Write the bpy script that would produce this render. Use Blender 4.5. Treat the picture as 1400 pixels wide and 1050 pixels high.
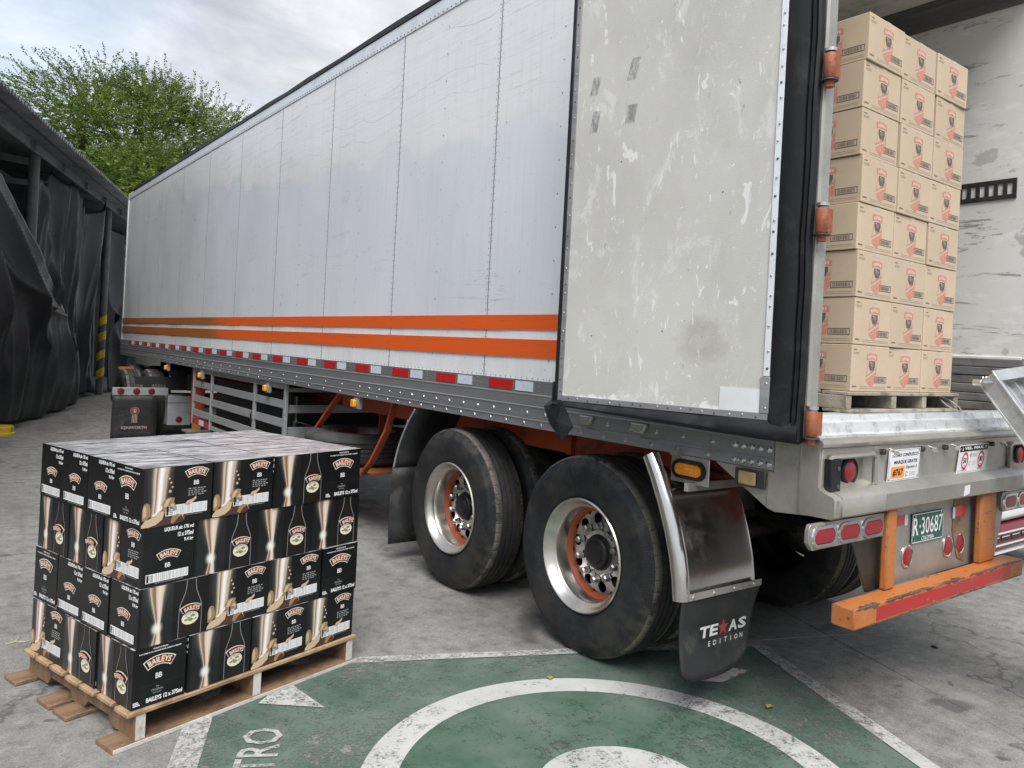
import bpy, bmesh, math, random
from math import sin, cos, pi, radians, sqrt, atan2
from mathutils import Vector, Matrix, noise
random.seed(11)
for o in list(bpy.data.objects): bpy.data.objects.remove(o)
scn = bpy.context.scene
COL = scn.collection

# ------------------------------------------------------------------ camera, sky, sun, exposure
cam_d = bpy.data.cameras.new('camera'); cam = bpy.data.objects.new('camera', cam_d); COL.objects.link(cam)
RT = Vector((0.7960, -0.6030, 0.0520)); UPV = Vector((-0.0410, 0.0310, 0.9986)); BK = -RT.cross(UPV) * -1
RT.normalize(); BK = RT.cross(UPV).normalized(); UPV = BK.cross(RT).normalized()
m = Matrix((RT, UPV, BK)).transposed().to_4x4(); m.translation = Vector((0, 0, 1.6))
cam.matrix_world = m
cam_d.sensor_width = 36.0; cam_d.sensor_fit = 'HORIZONTAL'
cam_d.lens = 1057.83 / 1400 * 36; cam_d.shift_y = -46.4 / 1400
cam_d.clip_start = 0.05; cam_d.clip_end = 3000
scn.camera = cam
SUN_EL, SUN_AZ = radians(56), radians(212)       # azimuth: clockwise from +Y, towards the sun
w = bpy.data.worlds.new("World"); scn.world = w; w.use_nodes = True
nt = w.node_tree; nt.nodes.clear()
out = nt.nodes.new('ShaderNodeOutputWorld'); bg = nt.nodes.new('ShaderNodeBackground')
sky = nt.nodes.new('ShaderNodeTexSky'); sky.sky_type = 'NISHITA'; sky.sun_disc = False
sky.sun_elevation = SUN_EL; sky.sun_rotation = SUN_AZ; sky.air_density = 1.2; sky.dust_density = 2.5
tc = nt.nodes.new('ShaderNodeTexCoord'); sp = nt.nodes.new('ShaderNodeSeparateXYZ')
nt.links.new(tc.outputs['Generated'], sp.inputs[0])
mz = nt.nodes.new('ShaderNodeMath'); mz.operation = 'MAXIMUM'; mz.inputs[1].default_value = 0.0
ad = nt.nodes.new('ShaderNodeMath'); ad.operation = 'ADD'; ad.inputs[1].default_value = 0.22
nt.links.new(sp.outputs['Z'], mz.inputs[0]); nt.links.new(mz.outputs[0], ad.inputs[0])
dv = nt.nodes.new('ShaderNodeVectorMath'); dv.operation = 'DIVIDE'
cb = nt.nodes.new('ShaderNodeCombineXYZ')
for i in (0, 1): nt.links.new(ad.outputs[0], cb.inputs[i])
cb.inputs[2].default_value = 1.0
nt.links.new(tc.outputs['Generated'], dv.inputs[0]); nt.links.new(cb.outputs[0], dv.inputs[1])
def wnoise(scale, detail, rough, off):
    mp = nt.nodes.new('ShaderNodeMapping'); mp.inputs['Location'].default_value = off
    mp.inputs['Scale'].default_value = (1.0, 1.35, 0.25)
    nn = nt.nodes.new('ShaderNodeTexNoise'); nn.inputs['Scale'].default_value = scale
    nn.inputs['Detail'].default_value = detail; nn.inputs['Roughness'].default_value = rough
    nn.inputs['Distortion'].default_value = 0.35
    nt.links.new(dv.outputs[0], mp.inputs[0]); nt.links.new(mp.outputs[0], nn.inputs['Vector'])
    return nn.outputs['Fac']
def wramp(fac, stops):
    r = nt.nodes.new('ShaderNodeValToRGB'); el = r.color_ramp.elements
    while len(el) < len(stops): el.new(0.5)
    for e, (p, c) in zip(el, stops): e.position = p; e.color = (*c, 1)
    nt.links.new(fac, r.inputs[0]); return r.outputs[0]
n1 = wnoise(2.3, 9, 0.58, (3.1, 1.7, 0)); n2 = wnoise(0.75, 4, 0.5, (7.3, 2.2, 0.4))
# strength of the background is 0.1: the cloud radiance below is ten times what the camera sees
cloud = wramp(n1, [(0.36, (1.85, 1.98, 2.14)), (0.50, (2.45, 2.57, 2.72)), (0.60, (3.0, 3.1, 3.22)), (0.70, (3.5, 3.57, 3.66))])
cover = wramp(n2, [(0.36, (0.72, 0.72, 0.72)), (0.54, (1, 1, 1))])
mx = nt.nodes.new('ShaderNodeMix'); mx.data_type = 'RGBA'
nt.links.new(cover, mx.inputs[0]); nt.links.new(sky.outputs[0], mx.inputs[6]); nt.links.new(cloud, mx.inputs[7])
bg.inputs['Strength'].default_value = 0.1
nt.links.new(mx.outputs[2], bg.inputs['Color']); nt.links.new(bg.outputs[0], out.inputs[0])
sun_d = bpy.data.lights.new('sun', 'SUN'); sun = bpy.data.objects.new('sun', sun_d); COL.objects.link(sun)
sun_d.energy = 1.5; sun_d.angle = radians(38); sun_d.color = (1.0, 0.985, 0.955)
sd = Vector((sin(SUN_AZ) * cos(SUN_EL), cos(SUN_AZ) * cos(SUN_EL), sin(SUN_EL)))
sun.rotation_euler = sd.to_track_quat('Z', 'Y').to_euler(); sun.location = (0, 0, 30)
scn.view_settings.view_transform = 'Standard'; scn.view_settings.look = 'None'
scn.view_settings.exposure = 1.57; scn.view_settings.gamma = 1.0
scn.view_settings.use_curve_mapping = False
scn.render.engine = 'CYCLES'
scn.cycles.max_bounces = 12; scn.cycles.diffuse_bounces = 6; scn.cycles.transparent_max_bounces = 12

# ------------------------------------------------------------------ helpers: materials
def S(r, g, b):
    f = lambda c: (c / 255 / 12.92) if c / 255 <= 0.04045 else ((c / 255 + 0.055) / 1.055) ** 2.4
    return (f(r), f(g), f(b))
class MAT:
    """small wrapper round a node tree"""
    def __init__(s, name, col=(.5, .5, .5), rough=.5, metal=0.0, coat=0.0, spec=.5):
        s.m = bpy.data.materials.new(name); s.m.use_nodes = True; s.t = s.m.node_tree
        s.b = s.t.nodes['Principled BSDF']; s.set('Base Color', (*col, 1)); s.set('Roughness', rough)
        s.set('Metallic', metal); s.set('Specular IOR Level', spec); s.set('Coat Weight', coat); s.set('Coat Roughness', 0.12)
        s.h = None
    def set(s, k, v):
        if hasattr(v, 'is_output'): s.t.links.new(v, s.b.inputs[k])
        else: s.b.inputs[k].default_value = v
    def nd(s, t): return s.t.nodes.new(t)
    def link(s, a, b): s.t.links.new(a, b)
    def coord(s, kind='P'):
        if kind == 'P': return s.nd('ShaderNodeNewGeometry').outputs['Position']
        if kind == 'UV': return s.nd('ShaderNodeTexCoord').outputs['UV']
        return s.nd('ShaderNodeTexCoord').outputs['Object']
    def noise(s, scale, detail=4, rough=.6, stretch=(1, 1, 1), kind='P', dist=0.0, off=(0, 0, 0)):
        mp = s.nd('ShaderNodeMapping'); mp.inputs['Scale'].default_value = stretch; mp.inputs['Location'].default_value = off
        s.link(s.coord(kind), mp.inputs[0])
        n = s.nd('ShaderNodeTexNoise'); n.inputs['Scale'].default_value = scale; n.inputs['Detail'].default_value = detail
        n.inputs['Roughness'].default_value = rough; n.inputs['Distortion'].default_value = dist
        s.link(mp.outputs[0], n.inputs['Vector']); return n.outputs['Fac']
    def vor(s, scale, feature='F1', stretch=(1, 1, 1), kind='P'):
        mp = s.nd('ShaderNodeMapping'); mp.inputs['Scale'].default_value = stretch; s.link(s.coord(kind), mp.inputs[0])
        n = s.nd('ShaderNodeTexVoronoi'); n.inputs['Scale'].default_value = scale; n.feature = feature
        s.link(mp.outputs[0], n.inputs['Vector']); return n.outputs['Distance']
    def ramp(s, fac, stops):
        r = s.nd('ShaderNodeValToRGB'); el = r.color_ramp.elements
        while len(el) < len(stops): el.new(.5)
        for e, (p, c) in zip(el, stops):
            e.position = p; c = (c, c, c) if isinstance(c, (int, float)) else c; e.color = (*c, 1)
        s.link(fac, r.inputs[0]); return r.outputs[0]
    def mix(s, fac, a, b, mode='MIX'):
        x = s.nd('ShaderNodeMix'); x.data_type = 'RGBA'; x.blend_type = mode
        for i, v in ((0, fac), (6, a), (7, b)):
            if hasattr(v, 'is_output'): s.link(v, x.inputs[i])
            elif i == 0: x.inputs[0].default_value = v
            else: x.inputs[i].default_value = (*v, 1)
        return x.outputs[2]
    def math(s, op, a, b=0.0, c=None):
        x = s.nd('ShaderNodeMath'); x.operation = op
        for i, v in enumerate((a, b) if c is None else (a, b, c)):
            if hasattr(v, 'is_output'): s.link(v, x.inputs[i])
            else: x.inputs[i].default_value = v
        return x.outputs[0]
    def sep(s, v):
        x = s.nd('ShaderNodeSeparateXYZ'); s.link(v, x.inputs[0]); return x.outputs
    def rnd(s): return s.nd('ShaderNodeObjectInfo').outputs['Random']
    def bump(s, h, strength=.3, dist=.01):
        b = s.nd('ShaderNodeBump'); b.inputs['Strength'].default_value = strength; b.inputs['Distance'].default_value = dist
        s.link(h, b.inputs['Height'])
        if s.h: s.link(s.h, b.inputs['Normal'])
        s.h = b.outputs[0]; s.link(s.h, s.b.inputs['Normal'])
    def alpha(s, a): s.set('Alpha', a)
MATS = {}
def var_mat(name, c0, c1, scale, rough=.5, metal=0, stretch=(1, 1, 1), kind='P', bump=0, bscale=None, dirt=None, coat=0, rv=.1, bdist=.01, detail=5, spec=.5):
    """base colour that wanders between two tones, optional dirt blotches and fine relief"""
    M = MAT(name, c0, rough, metal, coat, spec)
    n = M.noise(scale, detail, .62, stretch, kind)
    c = M.mix(M.ramp(n, [(.33, 0.0), (.67, 1.0)]), c0, c1)
    if dirt:
        dc, amt, ds = dirt
        f = M.ramp(M.noise(ds, 6, .7, (1, 1, 1), kind, .4, (5, 3, 1)), [(.52, 0.0), (.66, amt)])
        c = M.mix(f, c, dc)
    M.set('Base Color', c)
    M.set('Roughness', M.math('ADD', M.math('MULTIPLY', M.noise(scale * 2.3, 4, .6, stretch, kind), rv * 2), rough - rv))
    if bump: M.bump(M.noise(bscale or scale * 6, 5, .65, stretch, kind), bump, bdist)
    MATS[name] = M.m; return M
def plain(name, col, rough=.5, metal=0, coat=0, spec=.5):
    M = MAT(name, col, rough, metal, coat, spec); MATS[name] = M.m; return M

# ------------------------------------------------------------------ helpers: meshes
class MB:
    def __init__(s): s.v = []; s.f = []; s.mi = []; s.mats = []; s.uv = {}
    def mat(s, name):
        if name not in s.mats: s.mats.append(name)
        return s.mats.index(name)
    def add(s, vs, fs, mat):
        k = len(s.v); i = s.mat(mat); s.v += [tuple(p) for p in vs]
        for f in fs: s.f.append(tuple(k + j for j in f)); s.mi.append(i)
        return s
    def quad(s, a, b, c, d, mat, uv=False):
        s.add((a, b, c, d), ((0, 1, 2, 3),), mat)
        if uv: s.uv[len(s.f) - 1] = ((0, 0), (1, 0), (1, 1), (0, 1))
        return s
    def poly(s, pts, mat): return s.add(pts, (tuple(range(len(pts))),), mat)
    def bx(s, x0, x1, y0, y1, z0, z1, mat):
        v = [(x, y, z) for z in (z0, z1) for y in (y0, y1) for x in (x0, x1)]
        return s.add(v, ((0, 2, 3, 1), (4, 5, 7, 6), (0, 1, 5, 4), (2, 6, 7, 3), (0, 4, 6, 2), (1, 3, 7, 5)), mat)
    def obx(s, c, ax, ay, az, hx, hy, hz, mat):
        c = Vector(c); ax, ay, az = Vector(ax).normalized() * hx, Vector(ay).normalized() * hy, Vector(az).normalized() * hz
        v = [c + ax * i + ay * j + az * k for k in (-1, 1) for j in (-1, 1) for i in (-1, 1)]
        return s.add(v, ((0, 2, 3, 1), (4, 5, 7, 6), (0, 1, 5, 4), (2, 6, 7, 3), (0, 4, 6, 2), (1, 3, 7, 5)), mat)
    def bar(s, a, b, wd, th, mat, up=(0, 0, 1)):
        a, b = Vector(a), Vector(b); d = (b - a); L = d.length; d.normalize()
        x = d.cross(Vector(up))
        if x.length < 1e-4: x = d.cross(Vector((1, 0, 0)))
        x.normalize(); y = d.cross(x).normalized()
        return s.obx((a + b) / 2, d, x, y, L / 2, wd / 2, th / 2, mat)
    def prism(s, pts, dvec, mat):
        """closed polygon pts (3d) extruded by dvec"""
        n = len(pts); d = Vector(dvec); P = [Vector(p) for p in pts]
        v = P + [p + d for p in P]
        f = [tuple(range(n))[::-1], tuple(range(n, 2 * n))] + [(i, (i + 1) % n, n + (i + 1) % n, n + i) for i in range(n)]
        return s.add(v, f, mat)
    def sweep(s, prof, path_a, path_b, mat, closed=True, caps=True):
        n = len(prof); v = [path_a(p) for p in prof] + [path_b(p) for p in prof]
        rng = range(n if closed else n - 1)
        f = [(i, (i + 1) % n, n + (i + 1) % n, n + i) for i in rng]
        if closed and caps: f += [tuple(range(n))[::-1], tuple(range(n, 2 * n))]
        return s.add(v, f, mat)
    def ring(s, c, ax, prof, n, mat, close=False, a0=0, a1=2 * pi):
        """lathe: prof = [(r, h)] round axis ax through c"""
        c = Vector(c); ax = Vector(ax).normalized(); u = ax.orthogonal().normalized(); w_ = ax.cross(u)
        full = abs(a1 - a0 - 2 * pi) < 1e-6; k = n if full else n + 1
        v = []
        for (r, h) in prof:
            for i in range(k):
                a = a0 + (a1 - a0) * i / n; v.append(c + ax * h + (u * cos(a) + w_ * sin(a)) * r)
        f = []; m_ = len(prof)
        for j in range(m_ - 1 + (1 if close else 0)):
            j2 = (j + 1) % m_
            for i in range(n):
                i2 = (i + 1) % k; f.append((j * k + i, j * k + i2, j2 * k + i2, j2 * k + i))
        return s.add(v, f, mat)
    def cyl(s, a, b, r, mat, n=16, r2=None, caps=True):
        a, b = Vector(a), Vector(b); r2 = r if r2 is None else r2; L = (b - a).length
        pr = [(r, 0), (r2, L)]
        if caps: pr = [(0.0001, 0)] + pr + [(0.0001, L)]
        return s.ring(a, b - a, pr, n, mat)
    def tube(s, pts, r, mat, n=8):
        P = [Vector(p) for p in pts]; v = []; prev = None
        for i, p in enumerate(P):
            d = (P[min(i + 1, len(P) - 1)] - P[max(i - 1, 0)]).normalized()
            u = d.orthogonal().normalized() if prev is None else (prev - d * prev.dot(d)).normalized()
            prev = u; w_ = d.cross(u); rr = r[i] if isinstance(r, (list, tuple)) else r
            v += [p + (u * cos(2 * pi * k / n) + w_ * sin(2 * pi * k / n)) * rr for k in range(n)]
        f = [(i * n + k, i * n + (k + 1) % n, (i + 1) * n + (k + 1) % n, (i + 1) * n + k) for i in range(len(P) - 1) for k in range(n)]
        f += [tuple(range(n))[::-1], tuple(range((len(P) - 1) * n, len(P) * n))]
        return s.add(v, f, mat)
    def dome(s, c, nrm, r, mat, n=6, hgt=.6):
        return s.ring(c, nrm, [(r, 0), (r * .72, r * hgt * .72), (r * .05, r * hgt)], n, mat)
    def grid(s, fn, nu, nv, mat):
        v = [fn(i / nu, j / nv) for j in range(nv + 1) for i in range(nu + 1)]
        f = [(j * (nu + 1) + i, j * (nu + 1) + i + 1, (j + 1) * (nu + 1) + i + 1, (j + 1) * (nu + 1) + i) for j in range(nv) for i in range(nu)]
        return s.add(v, f, mat)
WL = {}
def obj(name, mb, parent=None, bevel=0, solid=0, kind=None, label=None, cat=None, group=None, smooth=True, recalc=True, ang=35, keep=False, seg=2):
    me = bpy.data.meshes.new(name)
    vs = mb.v
    if keep: c = Vector((0, 0, 0))
    else:
        lo = [min(p[i] for p in vs) for i in range(3)]; hi = [max(p[i] for p in vs) for i in range(3)]
        c = Vector([(a + b) / 2 for a, b in zip(lo, hi)])
        if parent is None: c.z = lo[2]
    me.from_pydata([(p[0] - c.x, p[1] - c.y, p[2] - c.z) for p in vs], [], mb.f)
    for mn in mb.mats: me.materials.append(MATS[mn])
    me.polygons.foreach_set('material_index', mb.mi)
    if mb.uv:
        ul = me.uv_layers.new(name='UVMap')
        for fi, uvs in mb.uv.items():
            for li, q in zip(me.polygons[fi].loop_indices, uvs): ul.data[li].uv = q
    me.update()
    if recalc:
        b = bmesh.new(); b.from_mesh(me); bmesh.ops.recalc_face_normals(b, faces=b.faces); b.to_mesh(me); b.free()
    if smooth:
        me.polygons.foreach_set('use_smooth', [True] * len(me.polygons)); me.set_sharp_from_angle(angle=radians(ang))
    o = bpy.data.objects.new(name, me); COL.objects.link(o)
    if parent is not None:
        o.parent = parent; o.location = c if keep else c - WL.get(parent.name, Vector((0, 0, 0)))
    else: o.location = c
    WL[o.name] = c
    if bevel:
        bm_ = o.modifiers.new('bevel', 'BEVEL'); bm_.width = bevel; bm_.segments = seg; bm_.limit_method = 'ANGLE'; bm_.angle_limit = radians(40)
    if solid:
        sm = o.modifiers.new('solid', 'SOLIDIFY'); sm.thickness = solid
    for k, v in (('kind', kind), ('label', label), ('category', cat), ('group', group)):
        if v: o[k] = v
    return o
def thing(name, label, cat, loc=(0, 0, 0), group=None, rotz=0):
    o = bpy.data.objects.new(name, None); COL.objects.link(o); o.location = loc; o.rotation_euler = (0, 0, rotz)
    o['label'] = label; o['category'] = cat; o.empty_display_size = .2
    if group: o['group'] = group
    WL[o.name] = Vector(loc); return o
def inst(src, parent, loc, rot=None, name=None):
    """another part sharing the mesh of src, at a world position"""
    o = src.copy(); o.name = name or src.name.split('.')[0]; COL.objects.link(o)
    o.parent = parent; o.location = Vector(loc) - WL.get(parent.name, Vector((0, 0, 0)))
    if rot: o.rotation_euler = rot
    WL[o.name] = Vector(loc); return o

# ------------------------------------------------------------------ flat print: polygons and lettering laid on a plane
class F:
    """2-d frame on a surface: s to the right, t up, n towards the viewer"""
    def __init__(s, o, sd_, td, n=None):
        s.o = Vector(o); s.s = Vector(sd_).normalized(); s.t = Vector(td).normalized()
        s.n = Vector(n).normalized() if n else s.s.cross(s.t).normalized()
    def __call__(s, a, b, h=0.0): return s.o + s.s * a + s.t * b + s.n * h
def rect(mb, fr, s0, s1, t0, t1, h, mat): mb.poly([fr(s0, t0, h), fr(s1, t0, h), fr(s1, t1, h), fr(s0, t1, h)], mat)
def pol(mb, fr, pts, h, mat): mb.poly([fr(a, b, h) for a, b in pts], mat)
def disc(mb, fr, c, rx, ry, h, mat, n=20): pol(mb, fr, [(c[0] + rx * cos(2 * pi * i / n), c[1] + ry * sin(2 * pi * i / n)) for i in range(n)], h, mat)
def annulus(mb, fr, c, r0, r1, h, mat, n=28, a0=0, a1=2 * pi, ry=1.0):
    p = []
    for i in range(n):
        a, b = a0 + (a1 - a0) * i / n, a0 + (a1 - a0) * (i + 1) / n
        pol(mb, fr, [(c[0] + r0 * cos(a), c[1] + ry * r0 * sin(a)), (c[0] + r1 * cos(a), c[1] + ry * r1 * sin(a)), (c[0] + r1 * cos(b), c[1] + ry * r1 * sin(b)), (c[0] + r0 * cos(b), c[1] + ry * r0 * sin(b))], h, mat)
def stroke(mb, fr, pts, wd, h, mat):
    for (a, b) in zip(pts, pts[1:]):
        d = Vector((b[0] - a[0], b[1] - a[1])); L = d.length
        if L < 1e-6: continue
        n_ = Vector((-d.y, d.x)) / L * wd / 2; e = d / L * wd * .25
        pol(mb, fr, [(a[0] - e.x + n_.x, a[1] - e.y + n_.y), (a[0] - e.x - n_.x, a[1] - e.y - n_.y), (b[0] + e.x - n_.x, b[1] + e.y - n_.y), (b[0] + e.x + n_.x, b[1] + e.y + n_.y)], h, mat)
TXT = {}
def text_geo(body, bold=0.0):
    k = (body, bold)
    if k in TXT: return TXT[k]
    cu = bpy.data.curves.new('lettering', 'FONT'); cu.body = body; cu.size = 1.0; cu.offset = bold; cu.resolution_u = 2
    cu.align_x = 'LEFT'; cu.fill_mode = 'FRONT'
    o = bpy.data.objects.new('lettering', cu); COL.objects.link(o)
    bpy.context.view_layer.update(); dg = bpy.context.evaluated_depsgraph_get()
    me = bpy.data.meshes.new_from_object(o.evaluated_get(dg))
    vs = [(p.co.x, p.co.y) for p in me.vertices]; fs = [tuple(p.vertices) for p in me.polygons]
    bpy.data.objects.remove(o); bpy.data.curves.remove(cu); bpy.data.meshes.remove(me)
    x0 = min(p[0] for p in vs); x1 = max(p[0] for p in vs); y0 = min(p[1] for p in vs); y1 = max(p[1] for p in vs)
    TXT[k] = ([(p[0] - x0, p[1] - y0) for p in vs], fs, x1 - x0, y1 - y0); return TXT[k]
def text(mb, fr, body, s, t, width, height, h, mat, bold=0.02, align='C', shear=0.0, arc=None):
    """lettering filling width x height, anchored at (s, t) (its lower centre, left or right); arc bends it upwards"""
    vs, fs, W, H = text_geo(body, bold)
    width = width or height * W / H
    ox = {'C': -.5, 'L': 0, 'R': -1}[align]; P = []
    for x, y in vs:
        a = (x / W + ox) * width + shear * y / H * height; b = y / H * height
        if arc: an = a / arc; P.append(fr(s + (arc + b) * sin(an), t + (arc + b) * cos(an) - arc, h))
        else: P.append(fr(s + a, t + b, h))
    mb.add(P, fs, mat)
# ------------------------------------------------------------------ materials
def make_mats():
    # ground
    M = MAT('concrete', rough=.88, spec=.3)
    n1 = M.noise(.55, 6, .62, off=(3, 9, 0)); n2 = M.noise(9, 9, .78); n3 = M.noise(75, 4, .7)
    c = M.mix(M.ramp(n1, [(.3, 0.), (.7, 1.)]), (.168, .163, .152), (.268, .261, .246))
    c = M.mix(M.ramp(n2, [(.40, .75), (.50, 0.)]), c, (.115, .112, .107))
    c = M.mix(M.ramp(n2, [(.53, 0.), (.64, .6)]), c, (.33, .325, .31))
    c = M.mix(M.ramp(M.noise(2.1, 7, .7, (1, .45, 1), off=(1, 2, 3)), [(.54, 0.), (.68, .55)]), c, (.095, .093, .09))
    c = M.mix(M.ramp(n3, [(.36, .55), (.47, 0.)]), c, (.09, .089, .086))
    c = M.mix(M.ramp(M.noise(130, 2, .5), [(.60, 0.), (.68, .6)]), c, (.42, .415, .40))
    sp2 = M.ramp(M.noise(1.7, 3, .45, off=(11, 4, 0), dist=.6), [(.665, 0.), (.71, .75)]); c = M.mix(sp2, c, (.060, .058, .056))
    dr = M.ramp(M.noise(6.5, 2, .4, off=(1, 14, 0)), [(.72, 0.), (.75, .8)]); c = M.mix(dr, c, (.055, .053, .052))
    cr = M.nd('ShaderNodeTexVoronoi'); cr.feature = 'DISTANCE_TO_EDGE'; cr.inputs['Scale'].default_value = .42
    wv = M.nd('ShaderNodeVectorMath'); wv.operation = 'ADD'; M.link(M.coord('P'), wv.inputs[0])
    wn = M.nd('ShaderNodeTexNoise'); wn.inputs['Scale'].default_value = 2.2; wn.inputs['Detail'].default_value = 7; M.link(M.coord('P'), wn.inputs['Vector']); M.link(wn.outputs['Color'], wv.inputs[1]); M.link(wv.outputs[0], cr.inputs['Vector'])
    c = M.mix(M.ramp(cr.outputs['Distance'], [(0., .85), (.0035, .5), (.006, 0.)]), c, (.06, .058, .055))
    tk = M.ramp(M.noise(1.0, 4, .6, (3.2, .22, 1), off=(2, 0, 0)), [(.55, 0.), (.68, .4)]); c = M.mix(tk, c, (.10, .098, .095))
    c = M.mix(M.math('MULTIPLY', M.rnd(), .25), c, (.15, .147, .14))
    M.set('Base Color', c); M.bump(n2, .25, .006); M.bump(n3, .28, .002); MATS['concrete'] = M.m
    plain('joint', (.055, .053, .05), .95)
    def worn(name, c0, c1, lo, hi, edge=.0):
        M = MAT(name, c0, .75, spec=.35)
        a = M.noise(11, 9, .80, off=(2, 1, 0)); b = M.noise(70, 5, .75, off=(0, 4, 0)); d = M.noise(1.3, 5, .62, off=(8, 3, 0))
        n = M.math('ADD', M.math('ADD', M.math('MULTIPLY', a, .40), M.math('MULTIPLY', b, .34)), M.math('MULTIPLY', d, .26))
        M.set('Base Color', M.mix(M.ramp(M.noise(2.6, 6, .66), [(.35, 0.), (.65, 1.)]), c0, c1))
        M.alpha(M.ramp(n, [(lo, 0.), (hi, 1.)])); M.bump(a, .15, .003); MATS[name] = M.m
    worn('green_paint', (.056, .096, .075), (.125, .158, .138), .415, .49)
    worn('green_paint_fresh', (.046, .094, .063), (.108, .146, .120), .41, .48)
    worn('white_paint', (.46, .46, .44), (.37, .37, .355), .395, .485)
    worn('white_paint_faded', (.46, .46, .44), (.36, .36, .35), .415, .52)
    # trailer skin
    M = MAT('white_skin', rough=.34, coat=.15, spec=.5)
    P = M.sep(M.coord('P'))
    n = M.noise(.9, 5, .6, (1, 1, .35)); c = M.mix(M.ramp(n, [(.3, 0.), (.7, 1.)]), (.59, .62, .66), (.665, .69, .725))
    # tree-line reflection painted into the skin: paler sky zone above a ragged edge
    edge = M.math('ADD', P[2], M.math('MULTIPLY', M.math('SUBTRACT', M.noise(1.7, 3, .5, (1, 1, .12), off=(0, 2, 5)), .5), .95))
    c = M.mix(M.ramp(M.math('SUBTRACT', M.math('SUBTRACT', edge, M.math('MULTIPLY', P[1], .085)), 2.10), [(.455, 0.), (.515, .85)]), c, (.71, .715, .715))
    zz = M.math('ADD', P[2], M.math('ADD', M.math('MULTIPLY', M.noise(.55, 4, .6, (.01, 1, .05), off=(0, 3, 0)), .55), M.math('MULTIPLY', M.noise(.9, 3, .55, (.01, 1, 1.2), off=(0, 7, 2)), .30)))
    st = M.math('ADD', M.math('MULTIPLY', M.math('SUBTRACT', M.math('FRACT', M.math('MULTIPLY', zz, 6.3)), .5), .5), .5)
    lm = M.ramp(M.noise(.9, 4, .6, (.1, .5, 5.), off=(3, 1, 1)), [(.46, 0.), (.60, 1.)])
    hi = M.ramp(M.math('SUBTRACT', P[2], 2.7), [(.2, 0.), (.8, 1.)])
    sc = M.noise(1.1, 5, .6, (1, .35, 5.0), off=(7, 1, 3), dist=.3); c = M.mix(M.math('MULTIPLY', M.ramp(sc, [(.494, 0.), (.50, .5), (.506, 0.)]), M.ramp(M.noise(1.3, 2, .5, off=(2, 6, 1)), [(.56, 0.), (.62, 1.)])), c, (.30, .30, .30))
    c = M.mix(M.ramp(M.math('ADD', M.math('SUBTRACT', P[2], 1.43), M.math('MULTIPLY', M.noise(4, 6, .7, (1, 1, .3)), .10)), [(.06, .40), (.12, 0.)]), c, (.50, .49, .47))
    c = M.mix(M.ramp(P[2], [(0., 0.)]) if 0 else M.math('LESS_THAN', P[2], 1.775), c, M.mix(M.ramp(M.noise(7, 6, .7, (1, 1, .4)), [(.4, 0.), (.7, .5)]), (.76, .775, .79), (.62, .62, .61)))
    c = M.mix(M.math('MULTIPLY', M.math('MULTIPLY', M.ramp(st, [(.484, 0.), (.50, .62), (.516, 0.)]), hi), lm), c, (.28, .28, .275))
    st2 = M.noise(3.2, 6, .70, (1, .05, 5.5), off=(0, 1, 2), dist=.4); c = M.mix(M.math('MULTIPLY', M.ramp(st2, [(.488, 0.), (.50, .35), (.512, 0.)]), hi), c, (.35, .35, .34))
    c = M.mix(M.ramp(M.noise(9, 6, .75, (1, 3.2, .16), off=(4, 0, 0)), [(.50, 0.), (.72, .20)]), c, (.38, .385, .38))
    sp_ = M.ramp(M.noise(46, 3, .6), [(.69, 0.), (.73, .8)]); c = M.mix(sp_, c, (.25, .24, .23))
    far = M.ramp(M.math('MULTIPLY', P[1], .05), [(.47, 0.), (.56, .5)])   # old front panels are greyer
    c = M.mix(far, c, (.40, .405, .40))
    M.set('Base Color', c); M.set('Roughness', M.ramp(M.noise(3, 5, .6), [(.3, .26), (.7, .42)]))
    M.bump(M.noise(.8, 3, .5, (1, 1, .5)), .25, .05); M.bump(M.noise(5, 3, .5), .05, .01); MATS['white_skin'] = M.m
    M = MAT('orange_stripe', rough=.42, coat=.1)
    P = M.sep(M.coord('P')); n = M.noise(6, 7, .7, (1, .5, 1))
    c = M.mix(M.ramp(n, [(.4, 0.), (.7, .35)]), (.70, .105, .016), (.58, .115, .03)); c = M.mix(M.ramp(M.noise(9, 7, .75, (1, .3, 1.5), off=(2, 8, 1)), [(.70, 0.), (.72, .8)]), c, (.62, .60, .57)); c = M.mix(M.ramp(M.noise(1.2, 5, .6, (1, .3, 6), off=(5, 1, 3)), [(.492, 0.), (.50, .45), (.508, 0.)]), c, (.35, .10, .05))
    old = M.ramp(M.math('ADD', M.math('MULTIPLY', P[1], .1), M.math('MULTIPLY', M.math('SUBTRACT', n, .5), .08)), [(.93, 0.), (1.0, 1.)])
    c = M.mix(old, c, (.31, .10, .022)); M.set('Base Color', c); MATS['orange_stripe'] = M.m
    # metals
    def metal(name, c0, c1, rough, stretch, scale=3, dirt=.35, bmp=.06, met=1.0, dirtc=(.10, .095, .085)):
        M = MAT(name, c0, rough, met)
        a = M.noise(scale, 6, .66, stretch); b = M.noise(scale * 1.7, 7, .72, (1, 1, 1), off=(3, 1, 7))
        c = M.mix(M.ramp(a, [(.32, 0.), (.68, 1.)]), c0, c1); f = M.ramp(b, [(.50, 0.), (.66, dirt)])
        c = M.mix(f, c, dirtc); M.set('Base Color', c)
        M.set('Metallic', M.math('SUBTRACT', met, M.math('MULTIPLY', f, .6)))
        M.set('Roughness', M.math('ADD', M.math('MULTIPLY', a, .16), rough - .08))
        if bmp: M.bump(M.noise(scale * 1.2, 4, .55), bmp, .03); M.bump(M.noise(90, 2, .5, stretch), .04, .002)
        MATS[name] = M.m
    metal('rail_alu', (.25, .255, .265), (.37, .375, .385), .38, (1, .06, 6), 3, .4, .05, met=.6)
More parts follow.
